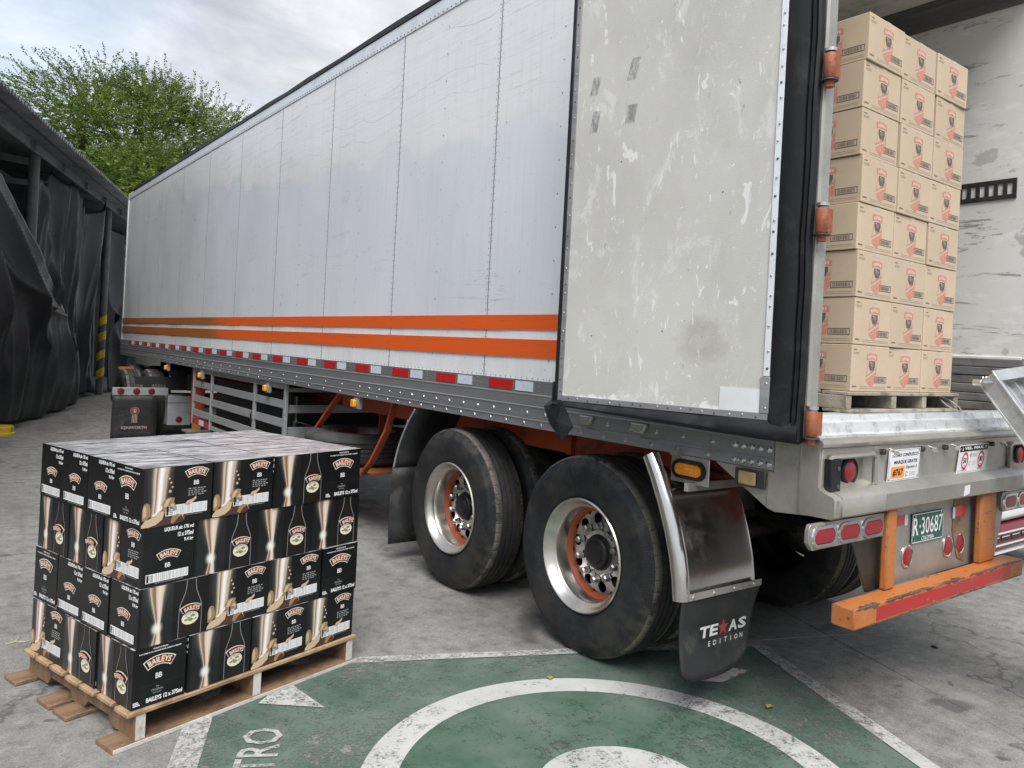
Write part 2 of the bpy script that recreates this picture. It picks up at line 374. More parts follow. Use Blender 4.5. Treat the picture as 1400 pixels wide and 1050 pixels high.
    metal('roof_alu', (.66, .69, .72), (.74, .77, .80), .36, (1, .1, 3), 3, .2, .04, met=.35)
    metal('slat_alu', (.30, .31, .32), (.40, .41, .42), .45, (1, .1, 4), 3, .3, .05, met=.4)
    metal('stainless', (.36, .342, .30), (.47, .45, .405), .36, (1, 1, 1), 3.2, .45, .16, met=.72, dirtc=(.13, .12, .10))
    metal('stainless_dull', (.33, .315, .28), (.44, .425, .39), .42, (1, 1, 1), 3.4, .55, .14, met=.6, dirtc=(.12, .11, .095))
    metal('sill_alu', (.66, .67, .67), (.80, .81, .81), .40, (1, 5, 5), 6, .7, .25, met=.6, dirtc=(.10, .10, .10))
    metal('polished', (.58, .57, .55), (.68, .67, .65), .20, (1, 1, 1), 2.2, .22, .08, dirtc=(.22, .20, .17))
    metal('rim_alu', (.52, .49, .44), (.62, .59, .54), .30, (1, 1, 1), 6, .45, .05, dirtc=(.20, .175, .14))
    metal('dark_steel', (.09, .085, .08), (.16, .15, .14), .5, (1, 1, 1), 5, .6, .1, dirtc=(.03, .028, .025))
    metal('rivet', (.55, .55, .55), (.66, .66, .66), .35, (1, 1, 1), 8, .3, 0)
    metal('chrome', (.70, .70, .70), (.78, .78, .78), .14, (1, 1, 1), 8, .2, 0)
    metal('ramp_alu', (.42, .43, .44), (.54, .55, .56), .42, (1, 1, 1), 8, .4, .08, met=.6)
    plain('panel_rivet', (.22, .225, .23), .5); plain('seam', (.16, .165, .17), .7)
    plain('dark_rivet', (.10, .09, .08), .6, .5)
    # rubber and tyres
    M = var_mat('tyre', (.014, .0145, .016), (.030, .029, .029), 9, .75, bump=.3, bscale=70, dirt=((.135, .120, .095), 1.0, 5.5), bdist=.003, spec=.35)
    x_, y_, z_ = M.sep(M.coord('O')); an = M.math('MULTIPLY', M.math('ARCTAN2', y_, z_), 56 / (2 * pi)); ax_ = M.math('ABSOLUTE', x_)
    pu = M.math('PINGPONG', an, .5); cut = M.ramp(pu, [(.0, 0.), (.05, 0.), (.10, 1.)]); sh = M.ramp(ax_, [(.068, 1.), (.080, 0.)])
    M.bump(M.math('MAXIMUM', cut, sh), .8, .006)
    nz2 = M.noise(7, 8, .75, off=(3, 3, 3)); band = M.math('MULTIPLY', M.ramp(ax_, [(.060, 0.), (.100, 1.)]), M.ramp(nz2, [(.42, 0.), (.50, .9)]))
    M.set('Base Color', M.mix(band, M.mix(M.ramp(M.noise(9, 6, .7), [(.35, 0.), (.65, .8)]), (.017, .0175, .019), (.050, .047, .042)), (.150, .132, .104)))
    var_mat('tyre_side', (.0085, .0095, .0115), (.0155, .0165, .019), 7, .55, bump=.12, bscale=120, dirt=((.065, .060, .052), .5, 9), bdist=.002, spec=.4)
    var_mat('seal', (.006, .0066, .008), (.013, .0137, .016), 5, .5, spec=.3, stretch=(1, 1, .2), bump=.12, bscale=30, dirt=((.05, .05, .052), .3, 7))
    M = [None]; MS = MAT('tyre_side', rough=.56, spec=.4); x_, y_, z_ = MS.sep(MS.coord('O')); r_ = MS.math('SQRT', MS.math('ADD', MS.math('MULTIPLY', y_, y_), MS.math('MULTIPLY', z_, z_)))
    an = MS.math('MULTIPLY', MS.math('ARCTAN2', y_, z_), 190 / (2 * pi)); li = MS.math('MULTIPLY', MS.ramp(MS.math('PINGPONG', an, .5), [(.0, 0.), (.2, 1.)]), MS.ramp(r_, [(.470, 0.), (.480, 1.), (.512, 1.), (.52, 0.)]))
    n = MS.noise(7, 6, .65, kind='O'); c = MS.mix(MS.ramp(n, [(.33, 0.), (.67, 1.)]), (.0095, .0105, .0125), (.0185, .0195, .022)); du = MS.math('MULTIPLY', MS.ramp(MS.noise(5, 8, .78, kind='O', off=(4, 1, 2)), [(.47, 0.), (.60, .65)]), MS.ramp(r_, [(.30, .35), (.43, .45), (.52, 1.)]))
    MS.set('Base Color', MS.mix(du, c, (.078, .071, .060))); MS.bump(MS.noise(110, 3, .6, kind='O'), .10, .002); MS.bump(li, .35, .002)
    rr_ = MS.ramp(MS.math('PINGPONG', MS.math('MULTIPLY', r_, 42.0), .5), [(.0, 0.), (.12, 1.)]); MS.bump(rr_, .18, .0015); MATS['tyre_side'] = MS.m
    var_mat('flap', (.012, .0122, .013), (.022, .0222, .023), 6, .62, bump=.3, bscale=110, dirt=((.085, .082, .075), .5, 5), bdist=.002)
    # orange painted steel
    M = MAT('orange_steel', rough=.55); n = M.noise(5, 6, .65); c = M.mix(M.ramp(n, [(.3, 0.), (.7, 1.)]), (.37, .112, .022), (.43, .150, .040))
    bv = M.nd('ShaderNodeBevel'); bv.samples = 6; bv.inputs['Radius'].default_value = .016; gm = M.nd('ShaderNodeNewGeometry')
    dp = M.nd('ShaderNodeVectorMath'); dp.operation = 'DOT_PRODUCT'; M.link(bv.outputs[0], dp.inputs[0]); M.link(gm.outputs['True Normal'], dp.inputs[1])
    ed = M.math('ADD', M.math('SUBTRACT', 1.0, dp.outputs['Value']), M.math('MULTIPLY', M.math('SUBTRACT', M.noise(17, 7, .78, (.5, 1, 1)), .5), .42))
    c = M.mix(M.ramp(ed, [(.052, 0.), (.068, 1.)]), c, (.115, .075, .05))
    c = M.mix(M.ramp(M.noise(34, 5, .7, (.35, 1, 1.3), off=(4, 4, 1)), [(.62, 0.), (.64, .9)]), c, (.07, .05, .04))
    c = M.mix(M.ramp(M.noise(9, 5, .65, off=(2, 4, 1)), [(.52, 0.), (.7, .18)]), c, (.50, .27, .13)); M.set('Base Color', c); M.bump(M.noise(30, 4, .6), .15, .003); MATS['orange_steel'] = M.m
    var_mat('chassis_orange', (.33, .050, .016), (.38, .070, .024), 4, .6, dirt=((.045, .028, .02), .9, 4), bump=.1)
    var_mat('hinge_orange', (.33, .095, .038), (.24, .07, .035), 18, .6, dirt=((.10, .05, .03), .8, 26), bump=.2)
    var_mat('bare_steel', (.075, .058, .048), (.13, .105, .09), 16, .6, .3)
    M = MAT('red_tape', rough=.45); c = M.mix(M.ramp(M.noise(4, 6, .7), [(.4, 0.), (.6, 1.)]), (.40, .018, .018), (.33, .03, .026)); c = M.mix(M.ramp(M.noise(9, 6, .72, (.8, 1, 2), off=(1, 5, 0)), [(.60, 0.), (.62, .9)]), c, (.26, .17, .13)); M.set('Base Color', c); MATS['red_tape'] = M.m
    # reflectors, lamps, signs
    var_mat('reflect_red', (.50, .018, .020), (.42, .020, .022), 14, .3, coat=.4)
    var_mat('reflect_white', (.60, .66, .72), (.52, .58, .65), 14, .3, coat=.4)
    for nm, c0, c1 in (('lens_red', (.27, .008, .016), (.20, .006, .011)), ('lens_amber', (.72, .24, .010), (.60, .19, .008)), ('lens_yellow', (.80, .36, .02), (.70, .28, .012))):
        M = MAT(nm, c0, .3, 0, .25); M.set('Base Color', M.mix(M.ramp(M.vor(150), [(.2, 0.), (.6, 1.)]), c1, c0))
        M.bump(M.vor(150), .35, .002); MATS[nm] = M.m
    var_mat('lens_old', (.42, .30, .14), (.30, .20, .09), 25, .5)
    plain('print_black', (.012, .012, .013), .45); plain('print_white', (.80, .80, .80), .45); plain('print_dark', (.035, .033, .032), .6)
    plain('print_green', (.10, .42, .26), .5); plain('print_orange', (.80, .27, .03), .5); plain('print_red', (.50, .02, .02), .5); plain('print_grey', (.30, .30, .30), .5)
    var_mat('plate_green', (.012, .085, .060), (.018, .11, .078), 20, .4)
    var_mat('sign_white', (.70, .71, .73), (.60, .61, .63), 8, .4)
    var_mat('star_red', (.30, .035, .025), (.24, .03, .022), 30, .5)
    var_mat('flap_letter', (.60, .60, .58), (.48, .48, .47), 30, .5)
    # door lining
    M = MAT('door_lining', rough=.72, spec=.3)
    n = M.noise(1.6, 7, .66, (1, 1, .6)); c = M.mix(M.ramp(n, [(.34, 0.), (.66, 1.)]), (.395, .388, .362), (.485, .478, .448))
    c = M.mix(M.ramp(M.noise(8, 8, .76, (1, 1, .5), off=(2, 2, 2), dist=.6), [(.555, 0.), (.63, .45)]), c, (.62, .62, .605)); c = M.mix(M.ramp(M.noise(19, 4, .6, (1, 1, .35), off=(5, 2, 8), dist=.8), [(.63, 0.), (.66, .7)]), c, (.66, .66, .65))
    c = M.mix(M.ramp(M.noise(3.4, 8, .75, (1, 1, .8), off=(9, 4, 1), dist=.8), [(.58, 0.), (.70, .28)]), c, (.33, .32, .285))
    c = M.mix(M.ramp(M.noise(22, 7, .8, (1, 1, .5), off=(1, 7, 3)), [(.645, 0.), (.68, .8)]), c, (.15, .145, .13))
    c = M.mix(M.ramp(M.noise(30, 5, .7, off=(4, 4, 4)), [(.66, 0.), (.69, .8)]), c, (.68, .68, .66))
    Ps = M.sep(M.coord('P'))
    low = M.math('ADD', Ps[2], M.math('MULTIPLY', M.noise(14, 7, .7), .30))
    c = M.mix(M.math('MULTIPLY', M.ramp(M.math('SUBTRACT', low, 1.2), [(.345, 1.), (.355, 0.)]), .85), c, (.68, .68, .66))
    M.set('Base Color', c); M.bump(M.noise(120, 3, .6, (1, 1, 1.5)), .35, .002); M.bump(n, .1, .01); MATS['door_lining'] = M.m
    M = MAT('door_stain', (.20, .17, .11), .8); M.set('Base Color', M.mix(M.ramp(M.noise(16, 6, .7), [(.4, 0.), (.6, 1.)]), (.17, .145, .09), (.30, .27, .19)))
    uv = M.sep(M.coord('UV')); du = M.math('SUBTRACT', uv[0], .5); dw = M.math('SUBTRACT', uv[1], .5)
    rr = M.math('SQRT', M.math('ADD', M.math('MULTIPLY', du, du), M.math('MULTIPLY', dw, dw)))
    rr = M.math('ADD', rr, M.math('MULTIPLY', M.math('SUBTRACT', M.noise(14, 7, .75), .5), .55))
    M.alpha(M.math('MULTIPLY', M.ramp(rr, [(.06, .25), (.20, .42), (.40, 0.)]), .42)); MATS['door_stain'] = M.m
    M = MAT('tape_mark', (.20, .20, .195), .8); M.alpha(M.ramp(M.noise(26, 7, .8, (1, 1, .5)), [(.40, .05), (.60, .58)])); MATS['tape_mark'] = M.m
    var_mat('patch_white', (.62, .63, .63), (.54, .55, .55), 6, .45)
    # box inside
    M = MAT('lining_wall', rough=.62); n = M.noise(1.6, 6, .65); c = M.mix(M.ramp(n, [(.35, 0.), (.65, 1.)]), (.62, .61, .57), (.70, .69, .66))
    c = M.mix(M.ramp(M.noise(7, 8, .8, (1, .45, 1.6)), [(.53, 0.), (.60, .6)]), c, (.78, .78, .76)); c = M.mix(M.ramp(M.noise(5, 8, .8, (1, .4, 2.4), off=(3, 3, 1), dist=.5), [(.585, 0.), (.625, .75)]), c, (.17, .165, .15))
    c = M.mix(M.ramp(M.noise(2.2, 5, .6, off=(6, 2, 8)), [(.63, 0.), (.65, .6)]), c, (.33, .32, .30)); M.set('Base Color', c); M.bump(M.noise(8, 6, .7), .15, .01); MATS['lining_wall'] = M.m
    var_mat('ceiling', (.70, .675, .60), (.76, .735, .66), 1.2, .65, dirt=((.25, .23, .19), .5, 3), bump=.08)
    var_mat('cove_dark', (.085, .082, .078), (.14, .135, .13), 5, .5, stretch=(1, .15, 3), bump=.1)
    var_mat('kick_wood', (.115, .112, .108), (.20, .195, .185), 6, .8, stretch=(1, .12, 4), dirt=((.05, .048, .045), .8, 5), bump=.25)
    var_mat('black_steel', (.015, .015, .015), (.035, .034, .033), 12, .5)
    # cargo
    M = MAT('cardboard', rough=.82, spec=.25)
    n = M.noise(4, 5, .6, kind='O'); c = M.mix(M.ramp(n, [(.3, 0.), (.7, 1.)]), (.475, .372, .262), (.545, .438, .322))
    c = M.mix(M.math('MULTIPLY', M.rnd(), .55), c, (.45, .36, .27)); M.set('Base Color', c)
    M.bump(M.noise(14, 3, .5, (4, 4, .4), 'O'), .10, .004); M.bump(M.noise(5, 3, .5, kind='O'), .22, .012); MATS['cardboard'] = M.m
    var_mat('crate_red', (.48, .19, .14), (.53, .27, .205), 40, .75, kind='O'); plain('crate_ink', (.115, .100, .085), .8); plain('crate_faint', (.235, .185, .130), .85)
    plain('clear_tape', (.46, .37, .27), .22, coat=.8); plain('crate_pale', (.62, .50, .42), .8)
    M = MAT('black_carton', rough=.36, coat=.15, spec=.35); n = M.noise(5, 5, .6, kind='O')
    M.set('Base Color', M.mix(M.ramp(n, [(.3, 0.), (.7, 1.)]), (.0045, .0045, .0055), (.010, .010, .011)))
    M.set('Roughness', M.ramp(M.noise(8, 5, .6, kind='O'), [(.3, .26), (.7, .42)])); M.bump(M.noise(7, 3, .5, kind='O'), .12, .012); MATS['black_carton'] = M.m
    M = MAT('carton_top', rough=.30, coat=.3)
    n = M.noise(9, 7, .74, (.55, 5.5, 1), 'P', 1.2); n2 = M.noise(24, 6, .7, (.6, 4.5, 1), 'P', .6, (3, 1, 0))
    c = M.mix(M.ramp(n, [(.44, 0.), (.50, .55), (.57, 1.)]), (.05, .045, .05), (.66, .66, .68)); c = M.mix(M.ramp(n2, [(.50, 0.), (.60, .75)]), c, (.13, .115, .12))  # pale streaks paint grazing sky reflection into the top's grey print
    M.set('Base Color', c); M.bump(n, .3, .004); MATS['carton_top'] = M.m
    plain('cream', (.56, .42, .285), .4); plain('cream_dark', (.32, .195, .095), .42); plain('cream_light', (.80, .74, .66), .4); plain('cocoa', (.075, .034, .024), .4)
    plain('label_red', (.40, .055, .035), .4); plain('label_cream', (.76, .68, .56), .4); plain('label_green', (.22, .25, .07), .45); var_mat('tyre_dusty', (.026, .026, .026), (.050, .049, .047), 7, .8, bump=.1); M = MAT('lens_dark', (.13, .006, .010), .35); MATS['lens_dark'] = M.m; plain('gold', (.45, .33, .13), .35, .5)
    plain('glass_line', (.20, .205, .22), .3)
    plain('bottle_dark', (.012, .009, .008), .3)
    # printed cream pour with its glow (flat print on the carton side); u across, v up
    for nm, kind in (('print_pour', 0), ('print_swirl', 1)):
        M = MAT(nm, rough=.3, coat=.45); u, v, _ = M.sep(M.coord('UV'))
        if kind == 0:
            cx = M.math('ADD', .40, M.math('ADD', M.math('MULTIPLY', v, .20), M.math('MULTIPLY', M.math('SINE', M.math('MULTIPLY', v, 5.0)), .03))); wd = M.math('ADD', .14, M.math('MULTIPLY', v, .10))
        else:
            cx = M.math('ADD', .5, M.math('MULTIPLY', M.math('SINE', M.math('MULTIPLY', v, 5.2)), .03))
            wd = M.math('ADD', .055, M.math('MULTIPLY', M.math('ABSOLUTE', M.math('SUBTRACT', v, .30)), .26))
        d = M.math('DIVIDE', M.math('ABSOLUTE', M.math('SUBTRACT', u, cx)), wd)
        body = M.ramp(M.math('MULTIPLY', M.math('ADD', M.math('DIVIDE', M.math('SUBTRACT', u, cx), wd), 1.0), .5),
                      [(.0, (.42, .29, .17)), (.10, (.66, .54, .41)), (.22, (.24, .14, .08)), (.34, (.60, .47, .36)), (.48, (.84, .84, .86)), (.66, (.80, .80, .82)), (.80, (.60, .46, .33)), (1., (.46, .31, .18))] if kind == 0 else
                      [(.0, (.62, .50, .40)), (.16, (.30, .17, .10)), (.34, (.22, .11, .07)), (.46, (.62, .48, .38)), (.7, (.74, .66, .58)), (.92, (.66, .54, .42)), (1., (.55, .42, .32))])
        glow = M.ramp(M.math('MULTIPLY', d, .3), [(.29, (.56, .51, .44)), (.33, (.22, .195, .165)), (.42, (.045, .040, .037)), (.62, (.008, .008, .009))])
        c = M.mix(M.ramp(d, [(.92, 1.), (1.0, 0.)]), glow, body)
        if kind == 1:
            e = M.math('ADD', M.math('MULTIPLY', M.math('POWER', M.math('MULTIPLY', M.math('SUBTRACT', u, .5), 2.2), 2.0), 4.0), M.math('POWER', M.math('MULTIPLY', M.math('SUBTRACT', v, .28), 7.0), 2.0))
            c = M.mix(M.ramp(e, [(.0, 1.), (.18, .7), (.55, .12), (1., 0.)]), c, (.88, .84, .76))
        M.set('Base Color', c); MATS[nm] = M.m
    # timber
    var_mat('pallet_wood', (.30, .195, .105), (.43, .305, .185), 9, .8, stretch=(.18, 3, 3), dirt=((.15, .095, .052), .8, 9), bump=.4, kind='O')
    var_mat('pallet_brown', (.175, .105, .060), (.265, .165, .098), 9, .8, stretch=(.25, 3, 2), dirt=((.085, .055, .035), .8, 9), bump=.4, kind='O')
    var_mat('pallet_white', (.60, .585, .55), (.50, .48, .44), 10, .7, dirt=((.28, .22, .15), .8, 11), bump=.2)
    var_mat('pallet_grey', (.235, .210, .165), (.36, .325, .265), 6, .85, stretch=(1, 3, 3), dirt=((.10, .085, .065), .8, 9), bump=.35)
    # shed, tarpaulins, trees
    M = var_mat('tarp', (.012, .0138, .0172), (.020, .0225, .027), 1.2, .35, bump=.12, bscale=2.2, dirt=((.05, .05, .052), .3, 2.4), bdist=.04, spec=.5)
    rg = M.noise(1.5, 4, .55, dist=.35); rg.node.noise_type = 'RIDGED_MULTIFRACTAL'; M.bump(rg, .28, .05)
    rg = M.noise(5, 3, .5, dist=.4, off=(3, 1, 2)); rg.node.noise_type = 'RIDGED_MULTIFRACTAL'; M.bump(rg, .10, .012)
    M.set('Roughness', M.ramp(M.noise(2.2, 5, .65), [(.35, .30), (.65, .52)]))
    var_mat('shed_steel', (.060, .062, .068), (.10, .103, .11), 5, .5, dirt=((.03, .03, .03), .6, 4), bump=.05)
    var_mat('shed_beam', (.14, .145, .155), (.20, .205, .215), 3, .5, dirt=((.06, .06, .06), .6, 4))
    var_mat('roof_sheet', (.115, .12, .13), (.18, .185, .195), 2, .45, 0.3, dirt=((.05, .05, .05), .7, 2))
    var_mat('shed_dark', (.05, .05, .052), (.08, .08, .082), 1, .8)
    var_mat('safety_yellow', (.62, .40, .012), (.52, .33, .015), 9, .55, dirt=((.10, .07, .02), .9, 9))
    M = MAT('leaf', rough=.5, spec=.35)
    r = M.nd('ShaderNodeNewGeometry').outputs['Random Per Island']
    c = M.ramp(r, [(0., (.060, .105, .020)), (.35, (.085, .138, .025)), (.7, (.120, .172, .032)), (1., (.175, .205, .046))])
    c = M.mix(M.ramp(M.noise(.28, 3, .5), [(.40, 0.), (.62, .75)]), c, (.150, .200, .040)); c = M.mix(M.ramp(M.noise(.55, 3, .5, off=(4, 4, 4)), [(.36, .75), (.52, 0.)]), c, (.035, .070, .018)); M.set('Base Color', c)
    tr = M.nd('ShaderNodeBsdfTranslucent'); ms = M.nd('ShaderNodeMixShader'); ms.inputs[0].default_value = .35
    M.link(M.mix(.5, c, (.16, .24, .03)), tr.inputs[0]); M.link(M.b.outputs[0], ms.inputs[1]); M.link(tr.outputs[0], ms.inputs[2])
    M.link(ms.outputs[0], M.t.nodes['Material Output'].inputs[0]); MATS['leaf'] = M.m
    M = MAT('leaf_dark', rough=.5, spec=.3)
    r = M.nd('ShaderNodeNewGeometry').outputs['Random Per Island']
    M.set('Base Color', M.ramp(r, [(0., (.022, .048, .016)), (.5, (.045, .078, .026)), (1., (.080, .110, .045))])); MATS['leaf_dark'] = M.m
    var_mat('bark', (.060, .050, .040), (.11, .095, .075), 3, .9, stretch=(3, 3, .6), bump=.5)
    plain('dry_leaf', (.34, .30, .05), .6); plain('litter', (.03, .026, .02), .9); plain('straw', (.52, .42, .16), .8); plain('pebble', (.5, .49, .46), .8)
    # other vehicles
    var_mat('car_white', (.70, .70, .70), (.64, .64, .64), 2, .25, coat=.6, rv=.03); var_mat('car_maroon', (.13, .008, .020), (.11, .008, .018), 4, .42, coat=.1, rv=.03)
    plain('glass_dark', (.012, .014, .016), .06, coat=.5); plain('truck_black', (.018, .018, .019), .5)
    var_mat('truck_paint', (.5, .5, .5), (.45, .45, .45), 3, .35, coat=.5)
    plain('crest_red', (.24, .085, .07), .5); plain('crest_pale', (.36, .30, .28), .5); plain('crest_letter', (.30, .235, .22), .5)
make_mats()
# ------------------------------------------------------------------ ground: base sheet, concrete slabs, painted meeting point
SA, SB = Vector((.3500, .9368, 0)).normalized(), Vector((.9368, -.3500, 0)).normalized()      # yard grid (also the shed)
def yard(a, b, z=0.0): return SA * a + SB * b + Vector((0, 0, z))
mb = MB(); mb.quad((-900, -900, -.014), (900, -900, -.014), (900, 900, -.014), (-900, 900, -.014), 'joint')
ground = obj('ground', mb, kind='structure', recalc=False)
SL = 3.11
def slab_mb(a0, a1, b0, b1, g=.006):
    q = MB(); t = [yard(a, b) for a, b in ((a0 + g, b0 + g), (a0 + g, b1 - g), (a1 - g, b1 - g), (a1 - g, b0 + g))]
    i_ = .008; u = [yard(a, b, -.004) for a, b in ((a0 + g - i_ * .5, b0 + g - i_ * .5), (a0 + g - i_ * .5, b1 - g + i_ * .5), (a1 - g + i_ * .5, b1 - g + i_ * .5), (a1 - g + i_ * .5, b0 + g - i_ * .5))]
    lo = [p - Vector((0, 0, .012)) for p in u]
    q.add(t + u + lo, [(0, 1, 2, 3)] + [(i, 4 + i, 4 + (i + 1) % 4, (i + 1) % 4) for i in range(4)] + [(4 + i, 8 + i, 8 + (i + 1) % 4, 4 + (i + 1) % 4) for i in range(4)], 'concrete')
    return q
A0, B0 = 3.85 - 3 * SL, .1 - 5 * SL
for i in range(11):
    for j in range(11):
        obj('slab', slab_mb(A0 + i * SL, A0 + (i + 1) * SL, B0 + j * SL, B0 + (j + 1) * SL), ground, smooth=False)
# the yard goes on beyond the slabs that can be told apart, one sheet with a hole
A1, B1 = A0 + 11 * SL, B0 + 11 * SL; R_ = 800
mb = MB()
for a0, a1, b0, b1 in ((-R_, A0, -R_, R_), (A1, R_, -R_, R_), (A0, A1, -R_, B0), (A0, A1, B1, R_)):
    mb.quad(yard(a0, b0), yard(a1, b0), yard(a1, b1), yard(a0, b1), 'concrete')
obj('apron', mb, ground, recalc=False)
# painted square
ex = Vector((.915, -.404, 0)).normalized(); ey = Vector((-ex.y, ex.x, 0))
PC = Vector((2.09, 1.99, 0))
def pq(u, v, z): return PC + ex * u + ey * v + Vector((0, 0, z))
XL, XR, YB, YT = -1.50, 1.29, -1.5, 1.24
mb = MB(); mb.quad(pq(XL, YB, .004), pq(XR, YB, .004), pq(XR, YT, .004), pq(XL, YT, .004), 'green_paint')
obj('painted_square', mb, kind='structure', recalc=False)
def flat(name, pts, mat, z): return obj(name, MB().poly(pts, mat), kind='structure', recalc=False)
LW = .085
for (u0, v0, u1, v1) in ((XL - LW, YT, XR + LW, YT + LW * .8), (XL - LW - .02, YB, XL, YT), (XR, YB, XR + LW, YT), (XL - LW, YB - LW, XR + LW, YB)):
    flat('painted_line', [pq(u0, v0, .008), pq(u1, v0, .008), pq(u1, v1, .008), pq(u0, v1, .008)], 'white_paint_faded', .008)
def ringsheet(name, r0, r1, z, mat, n=96):
    q = MB(); fr = F((PC.x, PC.y, z), (1, 0, 0), (0, 1, 0))
    if r0: annulus(q, fr, (0, 0), r0, r1, 0, mat, n)
    else: disc(q, fr, (0, 0), r1, r1, 0, mat, n)
    return obj(name, q, kind='structure', recalc=False)
ringsheet('painted_disc', 0, .808, .007, 'green_paint_fresh')
ringsheet('painted_ring', .808, .95, .0085, 'white_paint')
# people sign in the middle: only the round head is inside the frame
q = MB(); fr = F((2.10, 1.94, .0115), (1, 0, 0), (0, 1, 0)); disc(q, fr, (0, 0), .335, .335, 0, 'white_paint', 48)
obj('painted_emblem', q, kind='structure', recalc=False)
flat('painted_arrow', [(1.445, 3.118, .009), (1.41, 3.40, .009), (1.29, 3.36, .009), (1.215, 3.30, .009)], 'white_paint_faded', 0)
flat('painted_arrow', [(3.10, 2.47, .009), (3.36, 2.53, .009), (3.47, 2.40, .009), (3.22, 2.38, .009)], 'white_paint_faded', 0)
q = MB(); dd = Vector((.46, .89, 0)).normalized(); fr = F((1.235, 3.035, .009), dd, (-dd.y, dd.x, 0))
text(q, fr, 'ENCUENTRO', 0, 0, .98, .155, 0, 'white_paint_faded', bold=.012, align='R')
obj('painted_lettering', q, kind='structure', recalc=False)
# ------------------------------------------------------------------ semitrailer
XS, XR_, YF, YR = 2.82, 5.10, 15.40, 1.72           # left skin, right skin, front, rear of the box
trailer = thing('box_trailer', 'white box semitrailer with two orange stripes and its rear door swung open', 'trailer', (3.96, 8.5, 0))
PB, PT = 1.43, 3.945                                 # side panels from rail to roof rail
seams = [YR + .03] + [2.735 + 1.265 * k for k in range(10)] + [YF]
mbr = MB()
for k in range(len(seams) - 1):
    y0, y1 = seams[k] + .0035, seams[k + 1] - .0035
    ph = random.uniform(0, 6)
    def pan(u, v, y0=y0, y1=y1, ph=ph):
        e = min(u, 1 - u) * min(1, 8 * min(v + .02, 1.02 - v)) * 4
        bow = .004 * min(1, e) + .0030 * sin(u * 5 + ph) * sin(v * 7 + ph * 2) * min(1, e)
        return (XS - bow - (.002 if u in (0, 1) else 0), y0 + (y1 - y0) * u, PB + (PT - PB) * v)
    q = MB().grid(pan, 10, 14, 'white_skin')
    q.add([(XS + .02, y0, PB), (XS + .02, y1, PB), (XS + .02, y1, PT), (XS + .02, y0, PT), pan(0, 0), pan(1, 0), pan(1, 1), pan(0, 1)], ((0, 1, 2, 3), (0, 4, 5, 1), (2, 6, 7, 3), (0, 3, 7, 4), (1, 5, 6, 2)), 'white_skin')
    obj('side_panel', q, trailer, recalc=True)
    if k:
        mbr.bx(XS - .0030, XS + .012, y0 - .0072, y0 + .0006, PB, PT, 'seam')
        n = 58 if k < 5 else 30
        for i in range(n):
            z = PB + .03 + (PT - PB - .06) * i / (n - 1)
            if k < 6: mbr.dome((XS - .001, y0 + .016, z), (-1, 0, 0), .0052, 'panel_rivet', 5)
            if k < 4: mbr.dome((XS - .001, y0 - .016, z), (-1, 0, 0), .0048, 'panel_rivet', 5)
        mbr.bx(XS - .0045, XS - .002, y0 - .006, y0 + .003, PB, PT, 'panel_rivet') if 0 else None
    if 0 < k < 6:                                     # a sparser line down the middle of each sheet
        for i in range(13): mbr.dome((XS - .005, (y0 + y1) / 2, PB + .12 + .19 * i), (-1, 0, 0), .0055, 'panel_rivet', 5)
for i in range(150):
    y = 2.0 + i * .052; mbr.dome((XS - .005, y, PB + .012), (-1, 0, 0), .0045, 'panel_rivet', 5)
for i in range(240):
    mbr.dome((XS - .010, 2.0 + i * .0555, PT + .017), (-1, 0, 0), .006, 'dark_rivet', 5)
obj('rivets', mbr, trailer, kind='stuff', recalc=False)
for z0, z1 in ((1.722, 1.813), (1.561, 1.668)):
    obj('stripe', MB().bx(XS - .0105, XS - .004, YR + .04, YF - .002, z0, z1, 'orange_stripe'), trailer)
# roof rail, black roof edge, roof
obj('roof_rail', MB().bx(XS - .008, XS + .03, YR, YF + .01, PT, 4.055, 'roof_alu'), trailer, bevel=.004)
q = MB(); prev = None; yy = YR; pts = []
while yy < YF + .02:
    pts.append((yy, 4.056 + random.uniform(-.002, .004), 4.096 + random.uniform(-.006, .008))); yy += random.uniform(.25, .6)
for a, b in zip(pts, pts[1:]):
    q.add([(XS - .016, a[0], a[1]), (XS - .016, b[0], b[1]), (XS - .014, b[0], b[2]), (XS - .014, a[0], a[2]), (XS + .08, a[0], a[1]), (XS + .08, b[0], b[1]), (XS + .08, b[0], b[2]), (XS + .08, a[0], a[2])],
          ((0, 1, 2, 3), (3, 2, 6, 7), (0, 4, 5, 1), (4, 7, 6, 5)), 'seal')
obj('roof_edge', q, trailer)
obj('roof', MB().bx(XS + .08, XR_ - .01, YR, YF, 4.05, 4.078, 'roof_alu'), trailer)
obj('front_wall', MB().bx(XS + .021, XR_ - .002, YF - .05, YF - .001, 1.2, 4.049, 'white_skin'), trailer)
obj('front_corner', MB().bx(XS - .012, XS + .0, YF - .05, YF + .02, 1.16, 3.944, 'roof_alu'), trailer, bevel=.004)
obj('outer_wall', MB().bx(XR_ - .02, XR_, YR + .03, YF, 1.43, 4.049, 'white_skin'), trailer)
